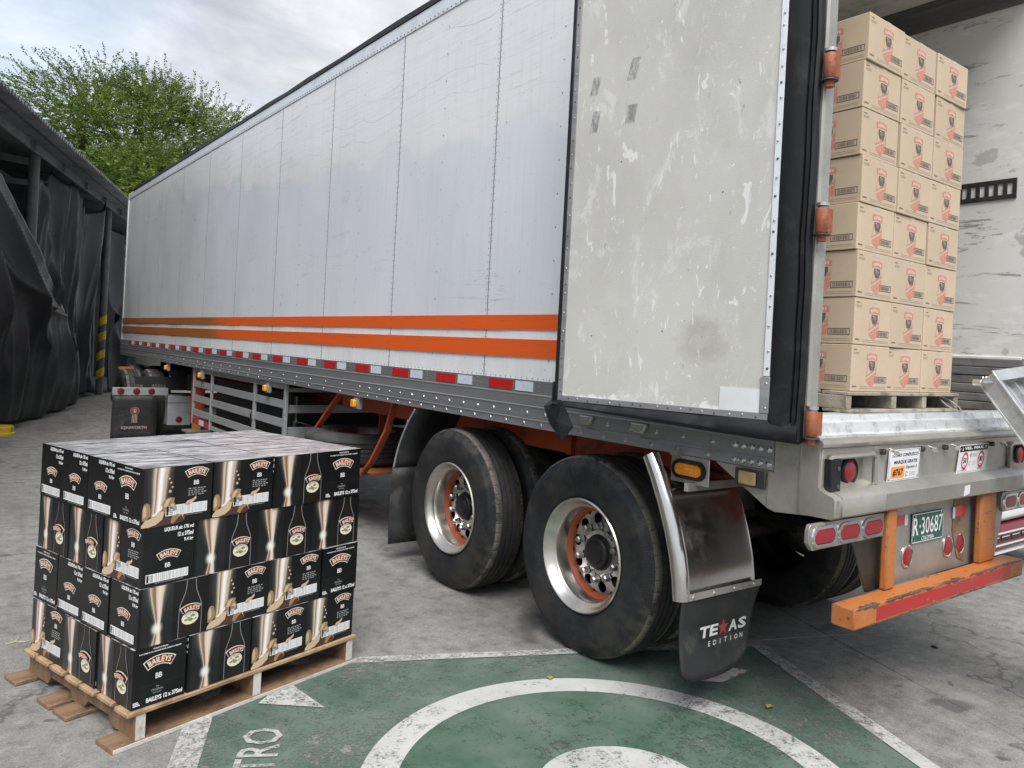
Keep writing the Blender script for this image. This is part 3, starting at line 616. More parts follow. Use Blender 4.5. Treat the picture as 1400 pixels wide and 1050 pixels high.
# lower side rail: one rolled profile
prof = [(0, PB), (-.014, PB), (-.014, 1.354), (-.019, 1.350), (-.019, 1.345), (-.016, 1.342), (-.016, 1.286), (-.021, 1.282), (-.021, 1.277), (-.018, 1.274), (-.018, 1.210), (-.022, 1.207), (-.022, 1.202), (-.019, 1.199), (-.019, 1.160), (.05, 1.160), (.05, PB)]
prof = [(x, z - .0004 if i == 0 else z) for i, (x, z) in enumerate(prof)]
obj('side_rail', MB().sweep([(x, 0, z - .001) for x, z in prof], lambda p: (XS + p[0], 1.875, p[2]), lambda p: (XS + p[0], YF + .01, p[2]), 'rail_alu'), trailer, ang=25)
obj('side_rail', MB().sweep([(x, 0, z - .001) for x, z in prof], lambda p: (XR_ - p[0], 1.875, p[2]), lambda p: (XR_ - p[0], YF + .01, p[2]), 'rail_alu'), trailer, ang=25)
q = MB()
for i in range(34):
    y = 2.02 + .335 * i
    for dy, z in ((0, 1.243), (.03, 1.181), (.165, 1.243), (.19, 1.181)):
        if dy > .1 and i > 10: continue
        q.dome((XS - .0185, y + dy, z), (-1, 0, 0), .0125 if i < 9 else .009, 'rivet', 8)
for i in range(5):
    for z in (1.243, 1.181): q.dome((XS - .0185, 1.90 + i * .042, z), (-1, 0, 0), .0165, 'rivet', 10)
for k in range(24):
    for j in (0, 1, 2): q.dome((XS - .0145, 2.19 + .62 * k + .0, 1.372 + .022 * j), (-1, 0, 0), .005, 'rivet', 5)
obj('rail_rivets', q, trailer, kind='stuff', recalc=False)
# red and white reflector pieces
def refl_mb(red):
    q = MB(); a, b = (-.120, .120) if red else (-.084, .084); m_ = 'reflect_red' if red else 'reflect_white'
    q.bx(-.002, .0, a, b, -.029, .029, m_)
    for i in range(5):
        y = a + (b - a) * (i + .5) / 5; q.bx(-.0026, -.0019, y - .001, y + .001, -.028, .028, m_)
    if not red: q.dome((-.002, 0, 0), (-1, 0, 0), .005, 'print_grey', 6, .2)
    return q
pr = pw = None
yy = 1.92 + .0
for k in range(27):
    # each pair: red nearer the rear, white further on, then a bare strip
    yc = 3.80 + .627 * (k - 2) * (1 if k < 9 else .93) + (0 if k < 9 else .30)
    if yc > YF - .3: break
    for red, dy in ((True, .0), (False, -.235)):
        src = pr if red else pw
        loc = Vector((XS - .0155, yc + dy, 1.393))
        if src is None:
            q = refl_mb(red); o = obj('reflector', q, trailer, keep=True, smooth=False); WL[o.name] = loc; o.location = loc - WL[trailer.name]
            if red: pr = o
            else: pw = o
        else: inst(src, trailer, loc)
# floor, inside lining
IL, IR, FZ, CZ = 2.90, 5.06, 1.385, 3.93
obj('floor', MB().bx(XS + .02, XR_ - .02, 1.80, YF - .05, 1.30, FZ, 'dark_steel'), trailer)
obj('inner_wall', MB().bx(XS + .022, IL, YR + .10, YF - .06, FZ, CZ + .1, 'lining_wall'), trailer)
obj('inner_wall', MB().bx(IR, XR_ - .021, YR + .06, YF - .06, 1.70, CZ + .1, 'lining_wall'), trailer)
obj('inner_wall', MB().bx(IL + .002, IR - .002, YF - .12, YF - .055, FZ, CZ, 'lining_wall'), trailer)
obj('ceiling', MB().bx(IL + .001, IR + .03, YR + .06, YF - .06, CZ, 4.045, 'ceiling'), trailer)
z = FZ + .003
for k in range(6):
    h_ = (.052, .05, .056, .05, .052, .05)[k]
    obj('kick_board', MB().bx(IR - .012 + random.uniform(-.003, .003), XR_ - .022, YR + .06, 9.0, z, z + h_ - .004, 'kick_wood'), trailer, bevel=.004); z += h_
obj('wall_trim', MB().bx(IR - .010, IR, YR + .07, 9.0, 1.694, 1.712, 'lining_wall'), trailer, bevel=.003)
cv = [(0, 0), (-.105, 0), (-.105, -.014), (-.08, -.022), (-.08, -.034), (-.028, -.085), (-.028, -.10), (-.012, -.108), (-.012, -.135), (0, -.135)]
obj('cove_rail', MB().sweep([(x, 0, z_) for x, z_ in cv], lambda p: (IR - .001 + p[0], YR + .08, CZ - .001 + p[2]), lambda p: (IR - .001 + p[0], 14.0, CZ - .001 + p[2]), 'cove_dark'), trailer, ang=20)
# load-lock rail on the right wall, with slots
q = MB(); ty = 1.86; te = 2.7
q.bx(IR - .010, IR - .001, ty, te, 2.645, 2.672, 'black_steel'); q.bx(IR - .010, IR - .001, ty, te, 2.738, 2.765, 'black_steel')
yy = ty
while yy < te - .03: q.bx(IR - .010, IR - .001, yy, yy + .022, 2.672, 2.738, 'black_steel'); yy += .050
obj('load_rail', q, trailer, bevel=.002)
# ------------------------------------------------------------------ rear frame of the trailer
FL, FR, FY = 2.785, 5.13, 1.66
sill = [(1.86, 1.386), (1.86, 1.399), (1.772, 1.399), (1.766, 1.372), (1.732, 1.369), (1.726, 1.328), (1.700, 1.322), (1.700, 1.30), (1.86, 1.30)]
def wob(x, a=.003): return a * (noise.noise(Vector((x * 3.1, 1.7, 4.2))) + .6 * noise.noise(Vector((x * 9, 5.1, 2.2))))
def lofted(prof, x0, x1, n, mat, a=.003, name_='x', closed=True):
    q = MB(); m_ = len(prof); v = []
    for i in range(n + 1):
        x = x0 + (x1 - x0) * i / n
        for k, (y, z) in enumerate(prof): v.append((x, y + wob(x + k * 7.3, a), z + wob(x + k * 5.1 + 3, a)))
    f = [(i * m_ + k, i * m_ + (k + 1) % m_, (i + 1) * m_ + (k + 1) % m_, (i + 1) * m_ + k) for i in range(n) for k in range(m_ if closed else m_ - 1)]
    if closed: f += [tuple(range(m_))[::-1], tuple(range(n * m_, n * m_ + m_))]
    return q.add(v, f, mat)
obj('sill', lofted(sill, FL + .05, FR - .05, 60, 'sill_alu', .0035), trailer, ang=28)
# pressed stainless beam with two lamp pockets
topP = [(1.74, 1.312), (1.672, 1.314), (1.655, 1.308), (1.648, 1.296), (1.652, 1.284), (1.664, 1.276)]
botP = [(1.664, 1.128), (1.655, 1.118), (1.600, 1.098), (1.592, 1.088), (1.594, 1.022), (1.602, 1.014), (1.70, 1.012)]
PZ0, PZ1 = 1.122, 1.236
q = MB()
def strip(prof, x0, x1, n):
    r_ = lofted(prof, x0, x1, n, 'stainless', .0025, closed=False); k = len(q.v); i = q.mat('stainless')
    q.v.extend(r_.v); q.f.extend(tuple(k + j for j in f) for f in r_.f); q.mi.extend([i] * len(r_.f))
pocketX = ((2.845, 3.185), (4.59, 4.94)); full = topP + botP; cur = FL
for a, b in pocketX:
    strip(full, cur, a, max(2, int((b - a) * 20))); strip(topP + [(1.664, PZ1)], a, b, 8); strip([(1.664, PZ0 + .0)] + botP[1:], a, b, 8)
    cur = b
strip(full, cur, FR, 4)
strip(full, pocketX[0][1], pocketX[1][0], 2) if 0 else None
for a, b in pocketX:
    y0, y1 = 1.662, 1.692
    q.quad((a, y0, PZ0), (a, y0, PZ1), (a + .02, y1, PZ1 - .015), (a + .02, y1, PZ0 + .015), 'stainless'); q.quad((b, y0, PZ0), (b, y0, PZ1), (b - .02, y1, PZ1 - .015), (b - .02, y1, PZ0 + .015), 'stainless')
    q.quad((a, y0, PZ1), (b, y0, PZ1), (b - .02, y1, PZ1 - .015), (a + .02, y1, PZ1 - .015), 'stainless'); q.quad((a, y0, PZ0), (b, y0, PZ0), (b - .02, y1, PZ0 + .015), (a + .02, y1, PZ0 + .015), 'stainless')
    q.quad((a + .02, y1, PZ0 + .015), (b - .02, y1, PZ0 + .015), (b - .02, y1, PZ1 - .015), (a + .02, y1, PZ1 - .015), 'stainless')
q.poly([(FL, y, z) for y, z in full] + [(FL, 1.74, 1.012)], 'stainless'); q.bx(FR - .004, FR, 1.66, 1.74, 1.014, 1.308, 'stainless')
rear_beam = obj('rear_beam', q, trailer, ang=40)
for a, b in pocketX:
    q = MB()
    pts = [(a - .012, 1.655, PZ0 - .006), (a - .012, 1.652, PZ1 - .01), (a + .004, 1.650, PZ1 + .008), (b - .02, 1.650, PZ1 + .010), (b + .004, 1.651, PZ1 - .006), (b + .012, 1.653, PZ0 + .02), (b + .014, 1.652, PZ0 - .004)]
    q.tube(pts, .0105, 'stainless', 7); obj('pocket_rim', q, rear_beam)
def round_lamp(c, nrm, r, lens='lens_red', rim='chrome', parent=trailer, depth=.012, name='marker_lamp'):
    nrm = Vector(nrm)
    o = obj(name, MB().ring(c, nrm, [(r * 1.28, 0), (r * 1.28, depth * .6), (r * 1.16, depth), (r * 1.02, depth * .7)], 24, rim), parent)
    obj('lens', MB().ring(c, nrm, [(r * 1.03, depth * .5), (r * .8, depth * 1.0), (r * .4, depth * 1.25), (.0005, depth * 1.35)], 24, lens), o); return o
for cx in (3.045, 4.79):
    c = Vector((cx, 1.6915, 1.176)); round_lamp(c, (0, -1, 0), .046, 'lens_red', 'seal', trailer, .018, 'tail_lamp')
for cx in (2.865, 4.965):
    q = MB().bx(cx - .042, cx + .030, 1.634, 1.690, 1.092, 1.238, 'seal'); q.cyl((cx + .012, 1.635, 1.20), (cx + .012, 1.631, 1.20), .010, 'joint', 10); q.cyl((cx + .012, 1.635, 1.13), (cx + .012, 1.631, 1.13), .010, 'joint', 10)
    obj('dock_buffer', q, trailer, bevel=.006)
# corner post, hinges, side plate
for sx, x in ((1, 2.795), (-1, 5.105)):
    q = MB(); xs_ = [(x - .034, 1.715), (x - .028, 1.705), (x + .026, 1.705), (x + .034, 1.715), (x + .036, 1.80), (x - .034, 1.80)]
    q.prism([(a, b, 1.315) for a, b in xs_], (0, 0, 2.73), 'stainless_dull'); obj('corner_post', q, trailer, ang=30)
obj('header', MB().bx(2.836, 5.064, 1.712, 1.78, 3.94, 4.045, 'stainless_dull'), trailer, bevel=.006)
for zc in (1.375, 2.165, 2.765, 3.45):
    x, y = 2.752, 1.684
    h_ = obj('hinge', MB().ring((x, y, zc - .055), (0, 0, 1), [(.0001, .005), (.020, .005), (.024, .011), (.024, .099), (.020, .105), (.0001, .105)], 14, 'hinge_orange').bx(x + .0, x + .034, y - .024, y - .017, zc - .045, zc + .045, 'hinge_orange'), trailer)
    obj('hinge_pin', MB().cyl((x, y, zc - .082), (x, y, zc - .059), .018, 'hinge_orange', 8), h_); obj('hinge_washer', MB().cyl((x, y, zc - .0585), (x, y, zc - .0535), .034, 'dark_steel', 12), h_); obj('hinge_pin', MB().cyl((x, y, zc + .056), (x, y, zc + .068), .024, 'rivet', 12), h_)
q = MB(); q.prism([(2.800, 1.66, 1.012), (2.800, 1.66, 1.300), (2.800, 1.742, 1.302), (2.800, 1.742, 1.385), (2.800, 1.873, 1.385), (2.800, 1.873, 1.155), (2.800, 1.90, 1.155), (2.800, 1.90, 1.002), (2.800, 1.86, .992)], (.012, 0, 0), 'stainless_dull'); q.bx(2.790, 2.7995, 1.742, 1.752, 1.02, 1.38, 'stainless_dull')
obj('corner_plate', q, trailer, bevel=.003)
obj('gusset', MB().prism([(2.806, 1.901, 1.002), (2.806, 1.901, 1.155), (2.806, 2.17, 1.155)], (.008, 0, 0), 'stainless_dull'), trailer)
# lower panel with number plate, bars of lamps, under-run guard
q = MB().prism([(3.02, 1.672, 1.011), (3.20, 1.672, .655), (4.50, 1.672, .655), (4.62, 1.672, 1.011)], (0, .008, 0), 'stainless_dull')
lower = obj('lower_panel', q, trailer)
obj('wing_plate', MB().prism([(2.99, 1.664, 1.0), (3.19, 1.664, .66), (3.31, 1.664, .66), (3.31, 1.664, 1.0)], (0, .006, 0), 'dark_steel'), lower)
obj('rust_patch', MB().prism([(3.99, 1.668, 1.0), (3.985, 1.668, .84), (4.05, 1.668, .70), (4.12, 1.668, .68), (4.12, 1.668, 1.0)], (0, .003, 0), 'pallet_brown'), lower)
for x0 in (2.682, 4.44):
    q = MB(); c0 = (x0, x0 + .565); z0, z1 = .897, .998
    pts = [(c0[0] + .03, z0), (c0[1] - .005, z0 + .002), (c0[1], z1), (c0[0] + .012, z1), (c0[0], z1 - .02), (c0[0], z0 + .03)]
    bar = obj('lamp_bar', MB().prism([(x, 1.630, z) for x, z in pts], (0, .018, 0), 'stainless'), trailer, bevel=.002)
    for k in range(3):
        cx, cz = x0 + .105 + .182 * k, .947
        def oval(rx, rz, h, n=26):
            e = rx - rz; return [(cx + (e if cos(2 * pi * i / n) > 0 else -e) + rz * cos(2 * pi * i / n), 1.630 - h, cz + rz * sin(2 * pi * i / n)) for i in range(n)]
        o1, o2, o3, o4 = oval(.086, .043, 0), oval(.084, .041, .007), oval(.071, .029, .007), oval(.071, .029, .003); n = 26
        rim = obj('lamp_rim', MB().add(o1 + o2 + o3 + o4, [(r * n + i, r * n + (i + 1) % n, (r + 1) * n + (i + 1) % n, (r + 1) * n + i) for r in range(3) for i in range(n)], 'chrome'), bar)
        l1, l2, l3 = oval(.0705, .0285, .004), oval(.067, .0255, .0075), oval(.04, .008, .0085)
        obj('lens', MB().add(l1 + l2 + l3, [(r * n + i, r * n + (i + 1) % n, (r + 1) * n + (i + 1) % n, (r + 1) * n + i) for r in range(2) for i in range(n)] + [tuple(range(2 * n, 3 * n))], 'lens_red'), bar)
for x, z in ((3.545, .768), (3.945, .768), (4.075, .767)): round_lamp((x, 1.671, z), (0, -1, 0), .041, depth=.006)
fr = F((3.565, 1.668, .820), (1, 0, 0), (0, 0, 1))
plate = obj('license_plate', MB().bx(3.565, 3.875, 1.6640, 1.6665, .820, .956, 'plate_green'), trailer, bevel=.0015)
fr = F((3.565, 1.6630, .820), (1, 0, 0), (0, 0, 1)); q = MB()
text(q, fr, 'R', .012, .036, .050, .080, 0, 'print_white', .012, 'L'); disc(q, fr, (.076, .075), .006, .008, 0, 'print_white', 10)
text(q, fr, '30687', .090, .036, .208, .080, 0, 'print_white', .004, 'L'); text(q, fr, 'COLOMBIA', .155, .010, .12, .018, 0, 'print_white', .01)
for s0, s1, t0, t1 in ((.004, .306, .003, .006), (.004, .306, .130, .133), (.004, .007, .003, .133), (.303, .306, .003, .133)): rect(q, fr, s0, s1, t0, t1, -.0002, 'print_white')
for s_ in (.03, .28): disc(q, fr, (s_, .125), .006, .006, .0003, 'rivet', 10); disc(q, fr, (s_, .012), .005, .005, .0003, 'rivet', 10)
obj('plate_lettering', q, plate, recalc=False, smooth=False)
obj('reflector', MB().bx(3.42, 3.505, 1.668, 1.6715, .915, .955, 'reflect_red').bx(3.506, 3.532, 1.668, 1.6715, .910, .958, 'reflect_white'), trailer)
obj('reflector', MB().bx(3.975, 3.995, 1.664, 1.6675, .90, .955, 'reflect_white').bx(3.996, 4.105, 1.664, 1.6675, .905, .957, 'reflect_red'), trailer)
obj('tape_scrap', MB().prism([(3.905, 1.590, 1.027), (3.96, 1.590, 1.035), (3.965, 1.590, 1.075), (3.915, 1.590, 1.073)], (0, .003, 0), 'sign_white'), trailer)
guard = obj('underrun_guard', MB().bx(2.89, 4.525, 1.548, 1.645, .585, .668, 'orange_steel'), trailer, bevel=.006)
obj('reflective_tape', MB().prism([(3.06, 1.5465, .598), (4.37, 1.5465, .600), (4.37, 1.5465, .655), (3.06, 1.5465, .653)], (0, .002, 0), 'red_tape'), guard)
R = random.Random(6)
def scrape(face, x0, x1, depth, step=.03):
    # bare metal along an edge of the guard, with a ragged inner outline
    pts = []; x = x0
    while x < x1: pts.append((x, R.uniform(.15, 1.0) ** 1.6 * depth * min(1, (x - x0) / .05 + .15, (x1 - x) / .05 + .15))); x += R.uniform(.3, 1.0) * step
    if face == 'rear': P_ = [(a, 1.5473, .6655 - b) for a, b in pts]; E_ = [(a, 1.5473, .6665) for a, b in pts]
    elif face == 'top': P_ = [(a, 1.550 + b, .6685) for a, b in pts]; E_ = [(a, 1.5495, .6685) for a, b in pts]
    else: P_ = [(a, 1.5473, .587 + b) for a, b in pts]; E_ = [(a, 1.5473, .5865) for a, b in pts]
    q = MB()
    for i in range(len(pts) - 1): q.quad(E_[i], E_[i + 1], P_[i + 1], P_[i], 'bare_steel')
    obj('paint_scrape', q, guard, recalc=False, smooth=False)
for a, b, dp in ((2.905, 3.10, .030), (3.12, 3.55, .016), (3.60, 3.86, .020), (3.9, 4.5, .014)): scrape('rear', a, b, dp); scrape('top', a + .02, b - .02, dp * .9)
for a, b, dp in ((3.0, 3.3, .010), (3.7, 4.1, .012), (4.25, 4.5, .012)): scrape('low', a, b, dp)
for x0, x1 in ((3.252, 3.332), (4.165, 4.345)):
    obj('guard_post', MB().bx(x0, x1, 1.615, 1.645, .669, 1.011, 'orange_steel'), guard, bevel=.008)
# stickers and hooks on the beam
def sign_board(x0, x1, z0, z1, skew=0.0):
    y = 1.6545; pts = [(x0, y, z0), (x1, y, z0 + .004), (x1 + skew, y, z1), (x0 + skew, y, z1 - .003)]
    o = obj('sign_sticker', MB().prism(pts, (0, .0025, 0), 'sign_white'), trailer, smooth=False)
    e1 = (Vector(pts[1]) - Vector(pts[0])); e2 = (Vector(pts[3]) - Vector(pts[0]))
    class G(F):
        def __init__(s): s.o = Vector(pts[0]); s.s = e1.normalized(); s.t = e2.normalized(); s.n = Vector((0, -1, 0))
    return o, G(), e1.length, e2.length
o, fr, W, H = sign_board(3.300, 3.578, 1.118, 1.258, .012); q = MB(); h = .0006
for a in (.004,): [rect(q, fr, *r, h, 'print_dark') for r in ((a, W - a, a, a + .0015), (a, W - a, H - a - .0015, H - a), (a, a + .0015, a, H - a), (W - a - .0015, W - a, a, H - a))]
text(q, fr, '¿COMO CONDUZCO?', W * .52, H * .735, W * .84, H * .135, h, 'print_black', .03, shear=.12)
text(q, fr, 'MARQUE GRATIS', W * .54, H * .515, W * .74, H * .135, h, 'print_black', .03, shear=.12)
rect(q, fr, W * .10, W * .52, H * .09, H * .46, h, 'print_orange'); text(q, fr, '#767', W * .31, H * .14, W * .32, H * .25, h * 2, 'print_black', .035)
text(q, fr, 'Opcion 3', W * .73, H * .33, W * .36, H * .13, h, 'print_black', .02, shear=.12)
annulus(q, fr, (W * .60, H * .19), .007, .012, h, 'print_green', 14, .4, 5.6)
for k in range(3): rect(q, fr, W * .68, W * .88, H * (.12 + .05 * k), H * (.135 + .05 * k), h, 'print_grey')
for a, b in ((.05, .08), (.95, .10), (.95, .93)): disc(q, fr, (W * a, H * b), .005, .005, h * 2, 'rivet', 10)
obj('sign_print', q, o, recalc=False, smooth=False)
o, fr, W, H = sign_board(3.962, 4.285, 1.116, 1.256, .030); q = MB()
rect(q, fr, .003, W - .003, H * .76, H * .97, h, 'print_black'); text(q, fr, '¡ VEL. MAX. !', W * .5, H * .80, W * .82, H * .13, h * 2, 'print_white', .03, shear=.1)
for cx, tx in ((.22, '50'), (.78, '80')):
    annulus(q, fr, (W * cx, H * .43), .026, .036, h, 'print_red', 26, ry=1.22); text(q, fr, tx, W * cx, H * .35, W * .115, H * .20, h, 'print_black', .03); rect(q, fr, W * (cx - .03), W * (cx + .03), H * .255, H * .27, h, 'print_black')
    for k in range(2): rect(q, fr, W * (cx - .10), W * (cx + .10), H * (.085 + .03 * k), H * (.10 + .03 * k), h, 'print_grey')
pol(q, fr, [(W * .38, H * .62), (W * .405, H * .52), (W * .43, H * .62), (W * .405, H * .73)], h, 'print_red'); annulus(q, fr, (W * .40, H * .32), .006, .010, h, 'print_green', 14, .4, 5.6)
for k in range(3): rect(q, fr, W * .46, W * .62, H * (.56 + .05 * k), H * (.58 + .05 * k), h, 'print_grey'); rect(q, fr, W * .46, W * .60, H * (.27 + .05 * k), H * (.28 + .05 * k), h, 'print_green')
rect(q, fr, W * .10, W * .90, H * .035, H * .045, h, 'print_grey')
for a, b in ((.05, .09), (.95, .09)): disc(q, fr, (W * a, H * b), .005, .005, h * 2, 'rivet', 10)
obj('sign_print', q, o, recalc=False, smooth=False)
for x, tw in ((3.255, .05), (3.605, .03), (3.835, .025), (4.355, -.015)):
    q = MB(); pts = [(x, 1.664, 1.262), (x + .004, 1.635, 1.266), (x + .02, 1.615, 1.258), (x + .045, 1.612, 1.242)]
    for (a, b) in zip(pts, pts[1:]): q.bar(a, b, .022, .004, 'chrome', up=(0, .3, 1))
    q.cyl((x, 1.666, 1.250), (x, 1.645, 1.250), .012, 'dark_steel', 10); obj('tie_hook', q, trailer, bevel=.001)
# ------------------------------------------------------------------ the open door
P0, P1 = Vector((2.42, 2.81, 0)), Vector((2.70, 1.845, 0)); dd = (P1 - P0).normalized(); dn = Vector((dd.y, -dd.x, 0))
if dn.x > 0: dn = -dn
W = (P1 - P0).length; Z0, Z1 = 1.372, 3.90
D = F((P0.x, P0.y, 0), dd, (0, 0, 1), dn)
def dbox(q, s0, s1, z0, z1, n0, n1, mat):
    v = [D(s, z, n) for z in (z0, z1) for n in (n0, n1) for s in (s0, s1)]
    return q.add(v, ((0, 2, 3, 1), (4, 5, 7, 6), (0, 1, 5, 4), (2, 6, 7, 3), (0, 4, 6, 2), (1, 3, 7, 5)), mat)
door = obj('door', dbox(MB(), .0, W, Z0, Z1, -.075, 0, 'door_lining'), trailer, label='open rear door showing its scuffed beige lining')
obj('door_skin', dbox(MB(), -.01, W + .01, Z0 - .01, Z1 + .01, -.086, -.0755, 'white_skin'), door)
tr = MB(); t_ = .006
dbox(tr, .0, .024, Z0, Z1, .0005, t_, 'rail_alu'); dbox(tr, W - .026, W, 1.548, Z1, .0005, t_, 'roof_alu'); dbox(tr, W - .034, W + .003, Z0 + .0265, 1.545, .0005, t_ + .002, 'rail_alu'); dbox(tr, .0245, W - .0005, Z0, Z0 + .026, .0005, t_, 'rail_alu'); dbox(tr, .0245, W - .027, Z1 - .026, Z1, .0005, t_, 'rail_alu')
obj('edge_trim', tr, door, bevel=.001)
sc_ = MB()
for i in range(34): sc_.dome(D(.012 + random.uniform(-.003, .003), Z0 + .04 + i * .076 + random.uniform(-.02, .02), t_), dn, .0050, random.choice(['rivet', 'dark_rivet']), 6)
for i in range(34): sc_.dome(D(W - .013 + random.uniform(-.003, .003), Z0 + .06 + i * .076 + random.uniform(-.02, .02), t_ + .002), dn, .0055, random.choice(['rivet', 'rivet', 'dark_rivet']), 6)
for i in range(17): sc_.dome(D(.06 + i * .056 + random.uniform(-.015, .015), Z0 + .013 + random.uniform(-.004, .004), t_), dn, .0052, random.choice(['rivet', 'dark_rivet']), 6)
for i in range(9): sc_.dome(D(random.uniform(.06, W - .06), random.uniform(1.5, 3.5), .0005), dn, .0035, 'dark_rivet', 6, .4)
obj('screws', sc_, door, kind='stuff', recalc=False)
obj('patch_plate', dbox(MB(), W - .205, W - .036, Z0 + .027, Z0 + .122, .0006, .003, 'patch_white'), door)
hh = .0012
for s, z, w_, h_, sk in ((.121, 2.856, .042, .085, .01), (.318, 2.905, .045, .10, .012), (.127, 2.686, .04, .10, .008), (.315, 2.70, .05, .085, .006)):
    mk = MB().poly([D(s - w_ / 2 - sk, z - h_ / 2, hh), D(s + w_ / 2 - sk, z - h_ / 2, hh), D(s + w_ / 2 + sk, z + h_ / 2, hh), D(s - w_ / 2 + sk, z + h_ / 2, hh)], 'tape_mark'); obj('tape_mark', mk, door, recalc=False, smooth=False)
mk = MB(); mk.quad(D(.55, 1.53, hh), D(.87, 1.53, hh), D(.87, 1.84, hh), D(.55, 1.84, hh), 'door_stain', uv=True); obj('stain', mk, door, recalc=False, smooth=False)
# rubber seal: folded section along the hinge edge, sagging lip below, thin lip at the free edge
sp_ = [(W + .001, -.07), (W + .001, .004), (W + .012, .010), (W + .060, .012), (W + .088, .008), (W + .093, -.002), (W + .098, .008), (W + .110, .009), (W + .114, .000), (W + .118, .009), (W + .130, .006), (W + .135, -.004), (W + .136, -.05)]
def sag(z): return .004 * noise.noise(Vector((0, 3, z * 4)))
q = MB(); n = 40; v = []; m_ = len(sp_)
for i in range(n + 1):
    z = 1.300 + (Z1 + .05 - 1.300) * i / n
    for s, h2 in sp_: v.append(D(s + sag(z) * (s - W) * 18, z, h2 + sag(z + s * 9) * .8))
q.add(v, [(i * m_ + k, i * m_ + (k + 1) % m_, (i + 1) * m_ + (k + 1) % m_, (i + 1) * m_ + k) for i in range(n) for k in range(m_)] + [tuple(range(m_))[::-1], tuple(range(n * m_, n * m_ + m_))], 'seal')
obj('seal', q, door, ang=50)
bp = [(0, -.07), (0, .004), (-.018, .020), (-.045, .026), (-.066, .012), (-.070, -.02), (-.066, -.06)]
q = MB(); v = []; m_ = len(bp); n = 30
for i in range(n + 1):
    s = -.02 + (W + .12 + .02) * i / n; k_ = min(1, .35 + i / n * .75); dr = .012 * (i / n)
    for t, h2 in bp: v.append(D(s, Z0 - .001 + t * k_ - dr * (t < 0) + .003 * noise.noise(Vector((s * 6, t * 20, 0))), h2 + .006 * noise.noise(Vector((s * 5, 8, t * 9)))))
q.add(v, [(i * m_ + k, i * m_ + (k + 1) % m_, (i + 1) * m_ + (k + 1) % m_, (i + 1) * m_ + k) for i in range(n) for k in range(m_)] + [tuple(range(m_))[::-1], tuple(range(n * m_, n * m_ + m_))], 'seal')
obj('seal', q, door, ang=50)
q = dbox(MB(), -.022, -.001, 1.36, Z1 + .02, -.072, .006, 'seal'); dbox(q, -.030, -.0225, 1.345, 1.46, -.03, .012, 'seal'); obj('seal', q, door, bevel=.004)
q = MB(); f_ = [(-.072, 1.338, .012), (.045, 1.368, .030), (.118, 1.258, .042), (.060, 1.188, .040), (-.018, 1.258, .036)]
c_ = D(.028, 1.275, .046); pts = [D(s, z, h2) for s, z, h2 in f_]
q.add(pts + [c_, D(-.03, 1.39, -.03)], [(i, (i + 1) % 5, 5) for i in range(5)] + [(0, 1, 6)], 'seal'); obj('seal_flap', q, door, solid=.006, smooth=False)
# ------------------------------------------------------------------ running gear
tyre_o = [(.288, .045), (.299, .022), (.318, .012), (.335, .010), (.342, .006), (.40, .000), (.448, .003), (.470, .010), (.474, .016), (.492, .022), (.506, .034)]
tread = [(.506, .034), (.516, .044)]
for hg in (.078, .116, .154, .192): tread += [(.5205, hg - .006), (.509, hg - .004), (.509, hg + .004), (.5205, hg + .006)]
tread += [(.516, .236), (.506, .246)]
tyre_i = [(.506, .246), (.47, .268), (.43, .278), (.38, .28), (.33, .270), (.30, .258), (.288, .235)]
TYO, TRD, TYI = tyre_o, tread, tyre_i
def tyre_mb(c, ax):
    sc = 1.018; tyre_o, tread, tyre_i = ([(r * sc, h) for r, h in L] for L in (TYO, TRD, TYI))
    q = MB(); q.ring(c, ax, tyre_o, 72, 'tyre_side'); q.ring(c, ax, tread, 72, 'tyre'); q.ring(c, ax, tyre_i, 72, 'tyre_side')
    c = Vector(c); ax = Vector(ax); u = ax.orthogonal().normalized(); w_ = ax.cross(u)
    for i in range(0):                               # shoulder blocks: short ribs round both shoulders
        a = 2 * pi * (i + .5) / 72; rd = u * cos(a) + w_ * sin(a); tg = ax.cross(rd)
        for hh, s in ((.030, 1), (.250, -1)):
            q.obx(c + rd * .5035 + ax * hh, rd, tg, ax, .0040, .0125, .010, 'tyre')
    return q
